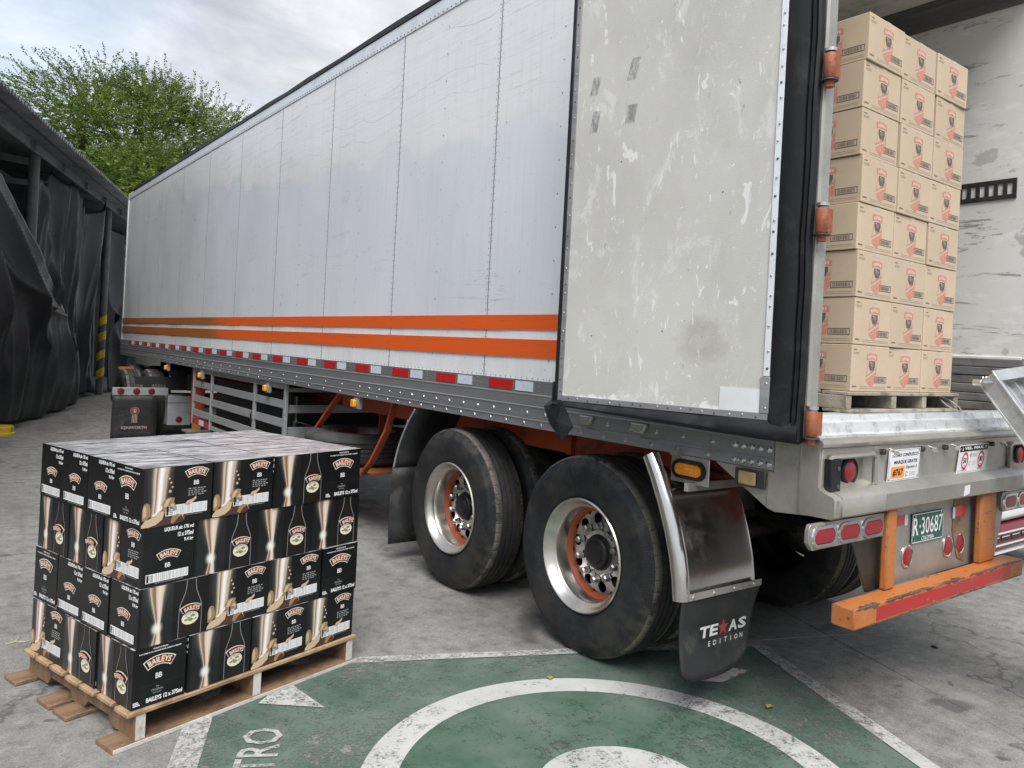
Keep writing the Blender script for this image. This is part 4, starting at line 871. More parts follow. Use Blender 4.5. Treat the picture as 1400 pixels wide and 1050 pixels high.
def rim_mb(c, ax, dish):
    q = MB(); q.ring(c, ax, [(.302, .030), (.303, .014), (.297, .007), (.290, .012), (.284, .024), (.274, .034), (.268, .050), (.256, .058), (.250, .066), (.249, .10), (.2448, .137)], 64, 'rim_alu')
    q.ring(c, ax, [(.2445, .137), (.241, .138), (.236, .142), (.229, .152), (.2225, .166)], 64, 'chassis_orange' if not dish else 'wheel_orange')
    # disc with ten hand holes
    c = Vector(c); ax = Vector(ax); u = ax.orthogonal().normalized(); w_ = ax.cross(u)
    def P(r, a, h): return c + ax * h + (u * cos(a) + w_ * sin(a)) * r
    R0, R1, H0, H1 = .118, .2225, .156, .167; hr = .0305; rc = .1815; K = 20
    for k in range(10):
        a0 = 2 * pi * k / 10; half = pi / 10; outer = []; inner = []
        for i in range(K):
            t = 2 * pi * i / K; dx, dy = cos(t), sin(t)      # square-ish boundary in (r, angle)
            s = 1 / max(abs(dx), abs(dy)); br = dx * s; ba = dy * s
            r = (R1 + R0) / 2 + br * (R1 - R0) / 2; a = a0 + ba * half
            h = H0 + (H1 - H0) * (r - R0) / (R1 - R0)
            outer.append(P(r, a, h)); r2 = rc + hr * dx; a2 = a0 + hr * dy / rc
            inner.append(P(r2, a2, H0 + (H1 - H0) * (r2 - R0) / (R1 - R0)))
        back = [p + ax * .014 for p in inner]
        q.add(outer + inner + back, [(i, (i + 1) % K, K + (i + 1) % K, K + i) for i in range(K)] + [(K + i, K + (i + 1) % K, 2 * K + (i + 1) % K, 2 * K + i) for i in range(K)], 'polished')
    q.ring(c, ax, [(.119, .156), (.09, .154)], 40, 'polished')
    q.ring(c, ax, [(.25, .235), (.0005, .235)], 32, 'truck_black')
    return q
plain('wheel_orange', (.30, .062, .020), .55); plain('grease', (.020, .019, .019), .38, .2)
def nut_mb(ax):
    q = MB(); q.ring((0, 0, 0), ax, [(.0225, .0), (.0225, -.004), (.0195, -.006), (.0195, -.034), (.013, -.042), (.0005, -.042)], 6, 'nut'); return q
var_mat('nut', (.42, .41, .40), (.30, .29, .28), 60, .35, .8)
def build_wheel(c, parent, detail=True):
    ax = Vector((1, 0, 0)); wh = obj('wheel', rim_mb(c, ax, True), parent, ang=40)
    obj('tyre', tyre_mb(c, ax), wh, ang=45)
    obj('hub', MB().ring(c, ax, [(.098, .156), (.096, .148), (.088, .145), (.084, .126), (.078, .120), (.060, .118), (.056, .108), (.034, .104), (.0005, .104)], 32, 'grease'), wh, ang=40)
    first = None
    for k in range(10):
        a = 2 * pi * (k + .5) / 10; loc = Vector(c) + Vector((.153, .143 * cos(a), .143 * sin(a)))
        if first is None:
            first = obj('wheel_nut', nut_mb(ax), wh, keep=True); first.location = loc - WL[wh.name]
        else: inst(first, wh, loc)
    return wh
TY, TX = (3.025, 4.325), 2.800
wheels = []
for y in TY:
    build_wheel((TX, y, .529), trailer)
    obj('inner_wheel', tyre_mb((TX + .325, y, .529), (1, 0, 0)), trailer, ang=45)
    obj('inner_wheel', tyre_mb((XR_ - .63, y, .529), (1, 0, 0)), trailer, ang=45)
    w2 = obj('inner_wheel', tyre_mb((XR_ - .305, y, .529), (1, 0, 0)), trailer, ang=45)
    obj('rim', MB().ring((XR_ - .305, y, .529), (1, 0, 0), [(.29, .25), (.25, .2), (.24, .12), (.0005, .12)], 40, 'rim_alu'), w2)
    obj('axle', MB().cyl((TX + .25, y, .529), (XR_ - .25, y, .529), .065, 'dark_steel', 14), trailer)
    obj('brake_drum', MB().cyl((TX + .60, y, .529), (TX + .74, y, .529), .20, 'dark_steel', 24), trailer)
for x in (3.52, 4.40):
    obj('chassis_beam', MB().bx(x - .045, x + .045, 1.95, 14.2, .93, .945, 'chassis_orange').bx(x - .006, x + .006, 1.95, 14.2, .946, 1.164, 'chassis_orange').bx(x - .045, x + .045, 1.95, 14.2, 1.165, 1.18, 'chassis_orange'), trailer)
    for y in (3.70, 4.95):
        obj('spring_hanger', MB().prism([(x - .05, y - .13, .92), (x - .05, y + .13, .92), (x - .05, y + .07, .66), (x - .05, y - .07, .66)], (.10, 0, 0), 'chassis_orange'), trailer)
    for y in TY: obj('leaf_spring', MB().bx(x - .04, x + .04, y - .50, y + .50, .60, .64, 'dark_steel').bx(x - .04, x + .04, y - .3, y + .3, .555, .598, 'dark_steel'), trailer)
obj('gap_blocker', MB().bx(3.62, 4.30, 3.0, 4.9, .66, 1.16, 'dark_steel'), trailer); obj('air_tank', MB().cyl((3.66, 4.75, .95), (4.26, 4.75, .95), .13, 'truck_black', 18), trailer); obj('equalizer', MB().prism([(3.50, 3.42, .86), (3.50, 3.95, .86), (3.50, 3.85, .64), (3.50, 3.52, .64)], (.06, 0, 0), 'chassis_orange'), trailer)  # dark box added to block the bright gap between the wheels
first = None
for k in range(20):
    y = 2.1 + k * .66
    q = MB().bx(XS + .052, XR_ - .052, y - .03, y + .03, 1.185, 1.298, 'chassis_orange')
    if first is None: first = obj('cross_member', q, trailer)
    else: inst(first, trailer, WL[first.name] + Vector((0, k * .66, 0)))
obj('side_frame', MB().bx(3.22, 3.235, 2.75, 6.9, .975, 1.182, 'chassis_orange').bx(3.185, 3.219, 3.55, 3.60, .975, 1.182, 'chassis_orange').bx(3.185, 3.219, 5.2, 5.26, .93, 1.182, 'chassis_orange'), trailer)
# stainless wing behind the rear wheels and its lettered flap
pth = [(2.425, 1.150), (2.375, 1.065), (2.32, .955), (2.272, .84), (2.236, .73), (2.215, .63), (2.205, .545)]
fx0, fx1 = 2.665, 3.205
q = MB(); v = []; n = len(pth)
xs_ = [fx0 + .012, fx0 + .03, fx0 + .06, fx0 + .3, fx1 - .02, fx1]; off = [.0, -.004, -.001, 0, 0, .006]
ps = [(2.348, 1.012), (2.32, .955)] + pth[3:]; n = len(ps)
for i, (y, z) in enumerate(ps):
    a = Vector(ps[min(i + 1, n - 1)]) - Vector(ps[max(i - 1, 0)]); nr = Vector((a.y, -a.x)).normalized()  # towards the wheel is +y
    if nr.x < 0: nr = -nr
    for x, o_ in zip(xs_, off): v.append((x, y + nr.x * o_, z + nr.y * o_))
k_ = len(xs_); q.add(v, [(i * k_ + j, i * k_ + j + 1, (i + 1) * k_ + j + 1, (i + 1) * k_ + j) for i in range(n - 1) for j in range(k_ - 1)], 'polished')
fender = obj('fender', q, trailer, solid=.004, ang=60); sub = fender.modifiers.new('sub', 'SUBSURF'); sub.levels = 2; sub.render_levels = 2
obj('fender_roll', MB().tube([(fx0 + .014, y + .012, z) for y, z in pth], .040, 'polished', 16), fender)
obj('fender_stay', MB().bx(2.74, 3.22, 2.262, 2.285, 1.008, 1.045, 'stainless_dull'), fender)
obj('fender_bracket', MB().bx(fx0 + .10, 3.5, 2.36, 2.40, 1.155, 1.18, 'stainless_dull'), fender)
q = MB(); nz_ = 12; FX0, FX1 = 2.655, 3.212
def flapz(s): return .178 + .055 * abs((s - .40) / .5) ** 2.2
def flp(u, v_):
    zb = flapz(u) if u > .03 else .235; z = zb + (.565 - zb) * v_
    return (FX0 + (FX1 - FX0) * (u - (1 - v_) * u * .19 * (u > .5) * (u - .5) * 2), 2.192 + .018 * sin(v_ * 3.0) - .012 * (1 - v_) + .006 * sin(u * 4), z)
flap = obj('mud_flap', q.grid(flp, 16, nz_, 'flap'), trailer, solid=.008, ang=60)
obj('flap_strip', MB().bx(FX0 + .012, FX1 - .004, 2.180, 2.184, .548, .578, 'stainless_dull'), flap)
q = MB()
for i in range(4): q.dome((FX0 + .06 + i * .145, 2.180, .563), (0, -1, 0), .011, 'rivet', 8)
obj('bolts', q, flap, kind='stuff', recalc=False)
fr = F((FX0, 2.170, 0), (1, 0, 0), (0, 0, 1)); q = MB()
def letter(ch, s, t, w_, h_): text(q, fr, ch, s, t, w_, h_, .001, 'flap_letter', .035, 'L', shear=.10)
letter('T', .098, .376, .066, .050); letter('E', .168, .376, .056, .050); letter('A', .302, .376, .062, .050); letter('S', .370, .376, .060, .050)
st = []
for i in range(10): a = pi / 2 + i * pi / 5; r = .040 if i % 2 == 0 else .016; st.append((.262 + r * cos(a), .402 + r * sin(a)))
for i in range(0, 10, 2): pol(q, fr, [st[i], st[i - 1], (.262, .402), st[(i + 1) % 10]], .0015, 'star_red')
for i, ch in enumerate('EDITION'): text(q, fr, ch, .170 + i * .038, .332, None, .023, .001, 'flap_letter', .012, 'C')
obj('flap_lettering', q, flap, recalc=False, smooth=False)
# black guard in front of the front wheels
def fg(u, v_): return (2.775 + .62 * u + .03 * v_, 5.02 - .05 * v_ - .16 * v_ * v_, .70 + .44 * v_)
o = obj('wheel_guard', MB().grid(fg, 4, 8, 'flap'), trailer, solid=.006); obj('guard_edge', MB().tube([Vector(fg(0, i / 8)) + Vector((-.002, 0, 0)) for i in range(9)], .007, 'slat_alu', 6), o)
obj('mud_flap', MB().grid(lambda u, v_: (2.765 + .62 * u, 5.035 + .012 * sin(v_ * 4), .13 + .575 * v_), 4, 6, 'flap'), trailer, solid=.008)
# amber side lamps
def side_lamp(y, z, size=.085):
    o = obj('side_lamp', MB().bx(XS - .004, XS + .03, y - size * .55, y + size * .55, z - size * .55, 1.16, 'slat_alu').bx(XS - .012, XS - .0045, y - size * .5, y + size * .5, z - size * .5, z + size * .5, 'slat_alu'), trailer, bevel=.006)
    obj('lens', MB().bx(XS - .045, XS - .0125, y - size * .36, y + size * .36, z - size * .36, z + size * .36, 'lens_yellow'), o, bevel=.008)
for y, z in ((5.78, 1.102), (7.85, 1.080), (10.25, 1.075), (12.0, 1.085)): side_lamp(y, z)
n = 24
def ov(ry, rz, x): return [(x, 2.30 + (ry - rz) * (1 if cos(2 * pi * i / n) > 0 else -1) + rz * cos(2 * pi * i / n), 1.098 + rz * sin(2 * pi * i / n)) for i in range(n)]
br = obj('side_lamp', MB().bx(2.788, 2.796, 2.19, 2.41, 1.035, 1.159, 'stainless_dull'), trailer, bevel=.004)
def loft(rings, mat, cap=True): return MB().add(sum(rings, []), [(r * n + i, r * n + (i + 1) % n, (r + 1) * n + (i + 1) % n, (r + 1) * n + i) for r in range(len(rings) - 1) for i in range(n)] + ([tuple(range((len(rings) - 1) * n, len(rings) * n))] if cap else []), mat)
obj('lamp_rim', loft([ov(.095, .045, 2.7875), ov(.093, .043, 2.772), ov(.080, .031, 2.772), ov(.078, .030, 2.778)], 'seal', False), br)
obj('lens', loft([ov(.0775, .0295, 2.780), ov(.074, .026, 2.771), ov(.05, .006, 2.768)], 'lens_amber'), br)
q = MB()
for i in range(7):
    for j in (-1, 1): q.dome((2.7700, 2.30 + (i - 3) * .017, 1.098 + j * .009), (-1, 0, 0), .0062, 'lens_yellow', 7)
obj('lamp_leds', q, br, kind='stuff', recalc=False)
br = obj('side_lamp', MB().bx(2.790, 2.799, 1.905, 2.055, 1.075, 1.150, 'dark_steel'), trailer, bevel=.003); obj('lens', MB().bx(2.776, 2.7895, 1.945, 2.030, 1.084, 1.140, 'lens_old'), br, bevel=.006)
for y in (2.62, 3.0):
    obj('rail_bracket', MB().prism([(XS - .018, y - .055, 1.275), (XS - .018, y + .055, 1.275), (XS - .018, y + .03, 1.228), (XS - .018, y - .03, 1.228)], (-.028, 0, 0), 'stainless_dull'), trailer, bevel=.008)
# landing leg, slatted cage, spare tyre carrier
q = MB()
for k_, (x, z) in enumerate(((3.30, 1.02), (3.36, 1.07), (3.62, .99))): q.tube([(x + .03 * sin(i * 1.7 + k_), 2.5 + i * .45, z + .045 * sin(i * 2.3 + k_ * 2)) for i in range(24)], .011, ('truck_black', 'lens_dark', 'truck_black')[k_], 6)
obj('air_lines', q, trailer, kind='stuff')
for x in (3.06, 4.80):
    lg = obj('landing_leg', MB().bx(x - .075, x + .075, 11.16, 11.32, .42, 1.17, 'chassis_orange').bx(x - .05, x + .05, 11.19, 11.29, .26, .42, 'orange_steel'), trailer, bevel=.006)
    obj('foot', MB().bx(x - .16, x + .16, 11.10, 11.38, .235, .259, 'stainless_dull'), lg); obj('brace', MB().bar((x + .1, 11.2, .62), (x + .75, 11.2, 1.15), .09, .05, 'chassis_orange'), lg)
CX = 2.855
cage = obj('storage_cage', MB().bx(CX + .03, 4.3, 7.46, 10.70, .405, .42, 'dark_steel'), trailer)
for y0, y1 in ((7.40, 7.455), (8.30, 8.345), (9.88, 9.915), (10.68, 10.715)): obj('cage_post', MB().bx(CX - .012, CX + .020, y0, y1, .41, 1.155, 'slat_alu'), cage, bevel=.003)
spans = ((7.456, 8.299), (8.346, 9.879), (9.916, 10.679))
for (z0, z1) in ((1.095, 1.155), (.905, .985), (.715, .80), (.53, .615), (.42, .47)):
    for a, b in spans: obj('slat', MB().bx(CX - .006, CX + .006, a, b, z0, z1, 'slat_alu'), cage, bevel=.002)
for (z0, z1) in ((1.07, 1.11), (.86, .94), (.60, .72), (.42, .50)): obj('slat', MB().bx(CX + .03, 4.28, 7.425, 7.437, z0, z1, 'slat_alu'), cage, bevel=.002)
obj('latch', MB().bx(CX - .03, CX - .013, 8.30, 8.36, .72, .77, 'chrome').cyl((CX - .02, 8.33, .70), (CX - .02, 8.33, .80), .012, 'chrome', 8), cage)
obj('reflector', MB().bx(CX - .0105, CX - .007, 9.93, 10.66, .43, .50, 'reflect_red').bx(CX - .0125, CX - .011, 10.14, 10.34, .431, .499, 'reflect_white'), cage)
obj('cage_load_standin', MB().bx(3.10, 3.13, 7.9, 10.5, .425, 1.02, 'truck_black'), cage); obj('cage_back', MB().bx(4.25, 4.28, 7.5, 10.6, .43, 1.16, 'truck_black'), cage)  # nearer dark panel added to stand in for the unclear load in the cage
def strut(pts): 
    q = MB()
    for a, b in zip(pts, pts[1:]): q.bar(a, b, .055, .024, 'chassis_orange', up=(0, 1, .4))
    return obj('carrier_strut', q, trailer, bevel=.004)
strut([(2.93, 5.33, 1.16), (2.92, 5.42, .92), (2.90, 5.60, .66), (2.93, 5.82, .52)]); strut([(2.93, 6.30, 1.16), (2.91, 6.58, .92), (2.90, 6.90, .66), (2.93, 7.02, .52)])
strut([(3.36, 6.35, 1.16), (3.36, 6.36, .72)]); obj('carrier_shelf', MB().bx(2.92, 3.98, 5.80, 7.02, .50, .517, 'orange_steel'), trailer)
sp0 = Vector((3.26, 6.50, .80))
spare = thing('spare_tyre', 'worn spare truck tyre lying flat in the orange carrier under the trailer', 'tyre', (sp0.x, sp0.y, .515))
q = tyre_mb(sp0, (0, 0, -1)); q.mats = ['tyre_dusty' for _ in q.mats]; obj('tyre', q, spare, ang=45)
obj('rim', MB().ring(sp0, (0, 0, -1), [(.302, .030), (.303, .014), (.290, .012), (.268, .050), (.247, .10), (.22, .15), (.10, .15), (.08, .10), (.0005, .10)], 48, 'rim_alu'), spare)
# ------------------------------------------------------------------ pallet of brown cartons inside the trailer
ORD = ['first', 'second', 'third', 'fourth', 'fifth', 'sixth', 'seventh', 'eighth']
def board(name, parent, x0, x1, y0, y1, z0, z1, mat, bevel=.003): return obj(name, MB().bx(x0, x1, y0, y1, z0, z1, mat), parent, bevel=bevel, seg=1)
GX0, GY0 = 3.282, 1.832; CWd, CDp, CH = .328, .41, .2118; PZ = 1.400
pal = thing('wooden_pallet', 'weathered grey wooden pallet under the brown cartons in the trailer', 'pallet', (3.78, 2.25, PZ))
px0, px1, py0, py1 = 3.225, 4.315, 1.808, 2.75
for i in range(6): y = py0 + i * .165; board('deck_board', pal, px0, px1, y, y + .125, PZ + .078, PZ + .094, 'pallet_grey')
for x in (px0 + .0, px0 + .40, px0 + .70, px1 - .045): board('stringer', pal, x, x + .042, py0 + .004, py1, PZ + .0165, PZ + .0775, 'pallet_grey')
for y in (py0, py0 + .36, py1 - .13): board('bottom_board', pal, px0, px1, y, y + .12, PZ + .0, PZ + .016, 'pallet_grey')
q = MB(); fr = F((px0 - .0008, py0 + .55, PZ + .018), (0, -1, 0), (0, 0, 1))
for k, (a, b) in enumerate(((.18, .32), (.15, .33), (.2, .3))): rect(q, fr, a, b, .042 - .012 * k, .046 - .012 * k, 0, 'print_dark')
obj('stencil', q, pal, recalc=False)
def carton_mesh():
    q = MB(); w_, d_, h_ = CWd - .004, CDp - .004, CH - .003; e = .0015
    q.bx(-w_ / 2, w_ / 2, -d_ / 2, d_ / 2, 0, h_, 'cardboard')
    for n_, (wd, hd) in (((0, -1, 0), (w_, d_)), ((-1, 0, 0), (d_, w_)), ((0, 1, 0), (w_, d_)), ((1, 0, 0), (d_, w_))):
        n_ = Vector(n_); sdir = Vector((0, 0, 1)).cross(n_); o = n_ * (hd / 2) - sdir * (wd / 2)
        fr = F(o, sdir, (0, 0, 1), n_); cx = wd * .53 if wd < .35 else wd - .168; b = .0006
        # red banner with pale letters, grey cup, thin lines, pointed shield
        ban = []
        for i in range(9):
            a = -1 + 2 * i / 8; ban.append((cx + .046 * a, .176 - .006 * a * a))
        for i in range(9): a = 1 - 2 * i / 8; ban.append((cx + .046 * a, .148 - .006 * a * a))
        pol(q, fr, ban, b, 'crate_red')
        for i in range(6): rect(q, fr, cx - .034 + .0116 * i, cx - .027 + .0116 * i, .1545 - .002 * abs(i - 2.5), .1685 - .002 * abs(i - 2.5), b * 2, 'crate_pale')
        pol(q, fr, [(cx - .026, .140), (cx + .028, .140), (cx + .030, .118), (cx + .018, .098), (cx - .014, .098), (cx - .026, .118)], b, 'crate_ink')
        disc(q, fr, (cx, .124), .014, .010, b * 2, 'crate_faint', 10); disc(q, fr, (cx - .012, .133), .006, .003, b * 3, 'cardboard', 8)
        rect(q, fr, cx - .010, cx + .014, .091, .0975, b, 'crate_red')
        stroke(q, fr, [(cx - .030, .128), (cx - .044, .070), (cx + .042, .110)], .0034, b, 'crate_red'); stroke(q, fr, [(cx + .042, .125), (cx + .036, .09)], .003, b, 'crate_red'); stroke(q, fr, [(cx - .050, .066), (cx + .044, .104)], .0022, b, 'crate_red')
        pol(q, fr, [(cx - .046, .054), (cx + .044, .094), (cx + .043, .050), (cx, .022), (cx - .043, .044)], b, 'crate_red')
        for k in range(5): stroke(q, fr, [(cx - .036 + .016 * k, .044 + .006 * k), (cx - .030 + .016 * k, .049 + .006 * k)], .002, b * 2, 'cream')
        # barcode in a frame, lines of small type
        bx0, bx1, bz0, bz1 = (wd - .125, wd - .018, .040, .070)
        for r_ in ((bx0, bx1, bz0, bz0 + .0035), (bx0, bx1, bz1 - .0035, bz1), (bx0, bx0 + .0035, bz0, bz1), (bx1 - .0035, bx1, bz0, bz1)): rect(q, fr, *r_, b, 'crate_ink')
        R = random.Random(3); x = bx0 + .009
        while x < bx1 - .012: t = R.uniform(.0012, .004); rect(q, fr, x, x + t, bz0 + .006, bz1 - .006, b, 'crate_ink'); x += t + R.uniform(.0012, .0035)
        R = random.Random(8)
        def line(x0, x1, z, hgt, mat='crate_ink'):
            x = x0
            while x < x1: t = R.uniform(.004, .014); rect(q, fr, x, min(x + t, x1), z, z + hgt, b, mat); x += t + .0022
        line(.012, .042, .186, .0045); line(.012, .062, .174, .0022, 'crate_faint'); line(.012, .056, .168, .0022, 'crate_faint')
        line(.012, .048, .019, .007, 'crate_ink'); line(.075, wd - .02, .0215, .0014); line(.075, wd - .02, .0135, .0014)
        # strip of clear tape over the top flap
        rect(q, fr, cx - .020, cx + .020, h_ - .018, h_ + .0, b * .7, 'clear_tape')
    return q
ct = obj('brown_carton', carton_mesh(), None, keep=True, smooth=False, recalc=False, bevel=.003, seg=2)
names = {0: 'left', 1: 'middle', 2: 'right'}; firstc = True
for r in range(8):
    for c in range(3):
        o = ct if firstc else ct.copy()
        if not firstc: COL.objects.link(o)
        firstc = False; o.name = 'brown_carton'
        dx = random.uniform(-.006, .006) + (.012 if (c == 2 and r >= 6) else 0) + (.0 if r < 2 else -.006 * (c == 0))
        o.location = (GX0 + CWd * (c + .5) + dx, GY0 + CDp / 2 + random.uniform(-.006, .004), PZ + .0945 + CH * r + .0005)
        o.rotation_euler = (0, 0, radians(random.uniform(-1.3, 1.3)))
        nm = 'topmost' if r == 7 else ('bottom' if r == 0 else ORD[r] + ' from bottom')
        o['label'] = f'brown carton with red crest, {nm} in the {names[c]} column inside the trailer'
        o['category'] = 'carton'; o['group'] = 'brown cartons stacked inside the trailer'
# ------------------------------------------------------------------ pallet of black liqueur boxes on the yard
TH = radians(16.4); BP = Vector((.690, 3.215, 0))
def BW(p_, q_, z=0): return BP + Vector((cos(TH) * p_ - sin(TH) * q_, sin(TH) * p_ + cos(TH) * q_, z))
BL, BS, BH = .2990, .2195, .2335; BZ = .136
LP, LQ = 3 * BL + BS, .895
pal = thing('wooden_pallet', 'light wooden pallet with white painted edges under the black boxes', 'pallet', BW(LP / 2, LQ / 2), rotz=TH)
def pbox(name, p0, p1, q0, q1, z0, z1, mat, extra=None):
    c = Vector((LP / 2, LQ / 2, 0)); mb_ = MB().bx(p0, p1, q0, q1, z0, z1, mat)
    if extra: extra(mb_)
    mb_.v = [tuple(Vector(v) - c) for v in mb_.v]
    lo = Vector([min(v[i] for v in mb_.v) for i in range(3)]); hi = Vector([max(v[i] for v in mb_.v) for i in range(3)]); cc = (lo + hi) / 2
    mb_.v = [tuple(Vector(v) - cc) for v in mb_.v]
    o = obj(name, mb_, pal, keep=True, bevel=.003, seg=1); o.location = cc; return o
for k in range(7):
    q0 = -.02 + k * .138; pbox('deck_board', -.022 + random.uniform(-.006, .006), LP + .016 + random.uniform(-.006, .006), q0, q0 + (.118 if k % 3 else .105), .117, .1345, 'pallet_wood')
c0 = Vector((LP / 2, LQ / 2, 0))
for k, p0 in enumerate((.012, LP / 2 - .02, LP - .045)):
    # notched stringer, profile in (q, z)
    prof_ = [(-.012, .0195), (-.012, .1165), (LQ + .03, .1165), (LQ + .03, .0195), (LQ - .14, .0195)]
    for qa, qb in ((LQ - .16, LQ - .40), (.40, .17)):
        prof_ += [(qa, .0195), (qa - .03, .055), (qb + .03, .055), (qb, .0195)]
    mb_ = MB().prism([(p0, a, b) for a, b in prof_], (.040, 0, 0), 'pallet_brown')
    mb_.bx(p0 + .001, p0 + .039, -.0145, -.0121, .020, .116, 'pallet_white'); mb_.v = [tuple(Vector(v) - c0) for v in mb_.v]; obj('stringer', mb_, pal, keep=True, smooth=False)
for k, q0 in enumerate((-.02, .36, .51, .84)):
    def paint(m_, q0=q0, k=k):
        if k == 0: m_.bx(-.075, LP + .02, q0 - .0022, q0 - .0002, .001, .018, 'pallet_white')
    pbox('bottom_board', -.078, LP + .022, q0, q0 + (.12 if k else .13), .0005, .019, 'pallet_brown', paint)
def liqueur_mesh():
    q = MB(); w_, d_, h_ = BL - .0025, BS - .0025, BH - .002; b = .0005
    q.bx(-w_ / 2, w_ / 2, -d_ / 2, d_ / 2, 0, h_, 'black_carton')
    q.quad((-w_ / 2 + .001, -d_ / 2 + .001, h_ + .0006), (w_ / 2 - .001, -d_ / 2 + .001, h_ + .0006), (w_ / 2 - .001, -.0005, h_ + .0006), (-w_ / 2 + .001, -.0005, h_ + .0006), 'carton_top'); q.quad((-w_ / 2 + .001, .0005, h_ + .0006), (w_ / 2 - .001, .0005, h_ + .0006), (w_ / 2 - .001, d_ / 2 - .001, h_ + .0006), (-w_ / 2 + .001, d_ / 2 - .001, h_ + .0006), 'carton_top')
    def face(n_):
        n_ = Vector(n_); sdir = Vector((0, 0, 1)).cross(n_); hd = w_ if abs(n_.x) > .5 else d_; wd = d_ if abs(n_.x) > .5 else w_
        return F(n_ * (hd / 2) - sdir * (wd / 2), sdir, (0, 0, 1), n_), wd
    def banner(fr, s, t, wd, hh=b):
        """arched name banner, wd wide, its crown at t"""
        R = wd * .86; a = .52; th = wd * .27
        def sector(r0, r1, aa, m_, h2):
            N = 10
            for i in range(N):
                x, y = -aa + 2 * aa * i / N, -aa + 2 * aa * (i + 1) / N
                pol(q, fr, [(s + r * sin(z), t + r * cos(z) - R) for r, z in ((r0, x), (r1, x), (r1, y), (r0, y))], h2, m_)
        sector(R - th, R, a + .05, 'label_cream', hh); sector(R - th * .90, R - th * .10, a + .02, 'bottle_dark', hh * 2); sector(R - th * .78, R - th * .22, a - .06, 'label_red', hh * 3)
        vs, fs, W0, H0 = text_geo('BAILEYS', .018); P = []
        for x, y in vs:
            an = (x / W0 - .5) * 2 * (a - .06); rr = R - th * .80 + th * .62 * y / H0; P.append(fr(s + rr * sin(an), t + rr * cos(an) - R, hh * 4))
        q.add(P, fs, 'label_cream')
    def mono(fr, s, t, hgt, m_='print_white'):
        text(q, fr, 'B', s - hgt * .36, t, hgt * .62, hgt, b, m_, .01); text(q, fr, 'B', s + hgt * .30, t, hgt * .62, hgt, b, m_, .01)
    def barcode(fr, s0, s1, t0, t1):
        rect(q, fr, s0, s1, t0, t1, b * 3, 'print_white'); R = random.Random(5)
        rect(q, fr, s0 + .003, s0 + .012, t0 + .003, t1 - .003, b * 4, 'print_black'); rect(q, fr, s0 + .016, s0 + .030, t0 + .004, t1 - .004, b * 4, 'print_grey')
        for k in range(3): rect(q, fr, s0 + .017, s0 + .029, t0 + .008 + .007 * k, t0 + .010 + .007 * k, b * 5, 'print_white')
        x = s0 + .038
        while x < s1 - .006: t = R.uniform(.0008, .0022); rect(q, fr, x, x + t, t0 + .003, t1 - .002, b * 4, 'print_grey'); x += t + R.uniform(.0022, .0050)
        x = s0 + .04
        while x < s1 - .02: rect(q, fr, x, x + .0035, t0 - .007, t0 - .0035, b, 'print_grey'); x += .0058
    def original(fr, s, t):
        text(q, fr, 'The', s, t + .013, .014, .006, b, 'print_grey'); text(q, fr, 'ORIGINAL', s, t, .050, .0085, b, 'print_grey', .01); text(q, fr, 'Irish Cream', s, t - .010, .034, .006, b, 'print_grey', shear=.2)
    # end panel with product line
    fr, wd = face((-1, 0, 0))
    text(q, fr, 'PRODUCT OF IRELAND', wd / 2, .218, .060, .0055, b, 'print_white', .03); text(q, fr, 'R & A BAILEY & CO., NANGOR ROAD, DUBLIN 12, IRELAND', wd / 2, .206, .172, .0062, b, 'print_white', .03)
    banner(fr, wd * .49, .192, .146); mono(fr, wd * .49, .100, .021); original(fr, wd * .47, .052)
    text(q, fr, 'BAILEYS', wd * .27, .013, .062, .018, b, 'print_white', .035, 'L'); text(q, fr, '12 x 375ml', wd * .595, .013, .078, .018, b, 'print_white', .035, 'L')
    for k in range(3): rect(q, fr, .006, .034 - .004 * k, .012 + .006 * k, .0155 + .006 * k, b, 'print_white')
    stroke(q, fr, [(0.002, .08), (wd - .002, .08)], .0009, b * .5, 'print_dark')
    # end panel with bar code
    fr, wd = face((1, 0, 0))
    text(q, fr, 'LIQUEUR alc 17% vol', wd - .006, .207, .126, .018, b, 'print_white', .035, 'R'); text(q, fr, '12 x 375ml', wd - .006, .181, .068, .018, b, 'print_white', .035, 'R'); text(q, fr, '9.4 kg', wd - .006, .155, .040, .018, b, 'print_white', .035, 'R')
    banner(fr, wd * .50, .138, .114); mono(fr, wd * .49, .066, .018); barcode(fr, .016, wd - .022, .016, .050)
    # long panel: pouring cream and splash
    fr, wd = face((0, -1, 0))
    q.quad(fr(.006, .0, b), fr(.128, .0, b), fr(.128, h_ - .0005, b), fr(.006, h_ - .0005, b), 'print_pour', uv=True)
    pol(q, fr, [(.001, .002), (.001, .012), (.016, .030), (.052, .038), (.085, .066), (.094, .055), (.086, .026), (.060, .008), (.030, .0015)], b * 3, 'cream')
    pol(q, fr, [(.001, .0), (.060, .008), (.086, .026), (.110, .040), (.185, .034), (.180, .012), (.150, .001)], b * 2, 'cocoa')
    pol(q, fr, [(.003, .030), (.002, .070), (.008, .092), (.018, .098), (.030, .092), (.036, .070), (.036, .048), (.020, .030)], b * 3, 'cream_dark'); pol(q, fr, [(.007, .040), (.007, .080), (.014, .090), (.020, .070), (.018, .046)], b * 4, 'cream')
    pol(q, fr, [(.075, .060), (.082, .088), (.094, .104), (.112, .110), (.134, .106), (.131, .092), (.142, .072), (.146, .056), (.120, .050)], b * 3, 'cream_dark'); pol(q, fr, [(.088, .076), (.098, .100), (.120, .106), (.112, .094), (.100, .072)], b * 4, 'cream'); pol(q, fr, [(.112, .070), (.126, .088), (.136, .072), (.124, .060)], b * 4, 'cream')
    pol(q, fr, [(.040, .046), (.050, .040), (.084, .068), (.082, .082), (.070, .064)], b * 4, 'cream_light')
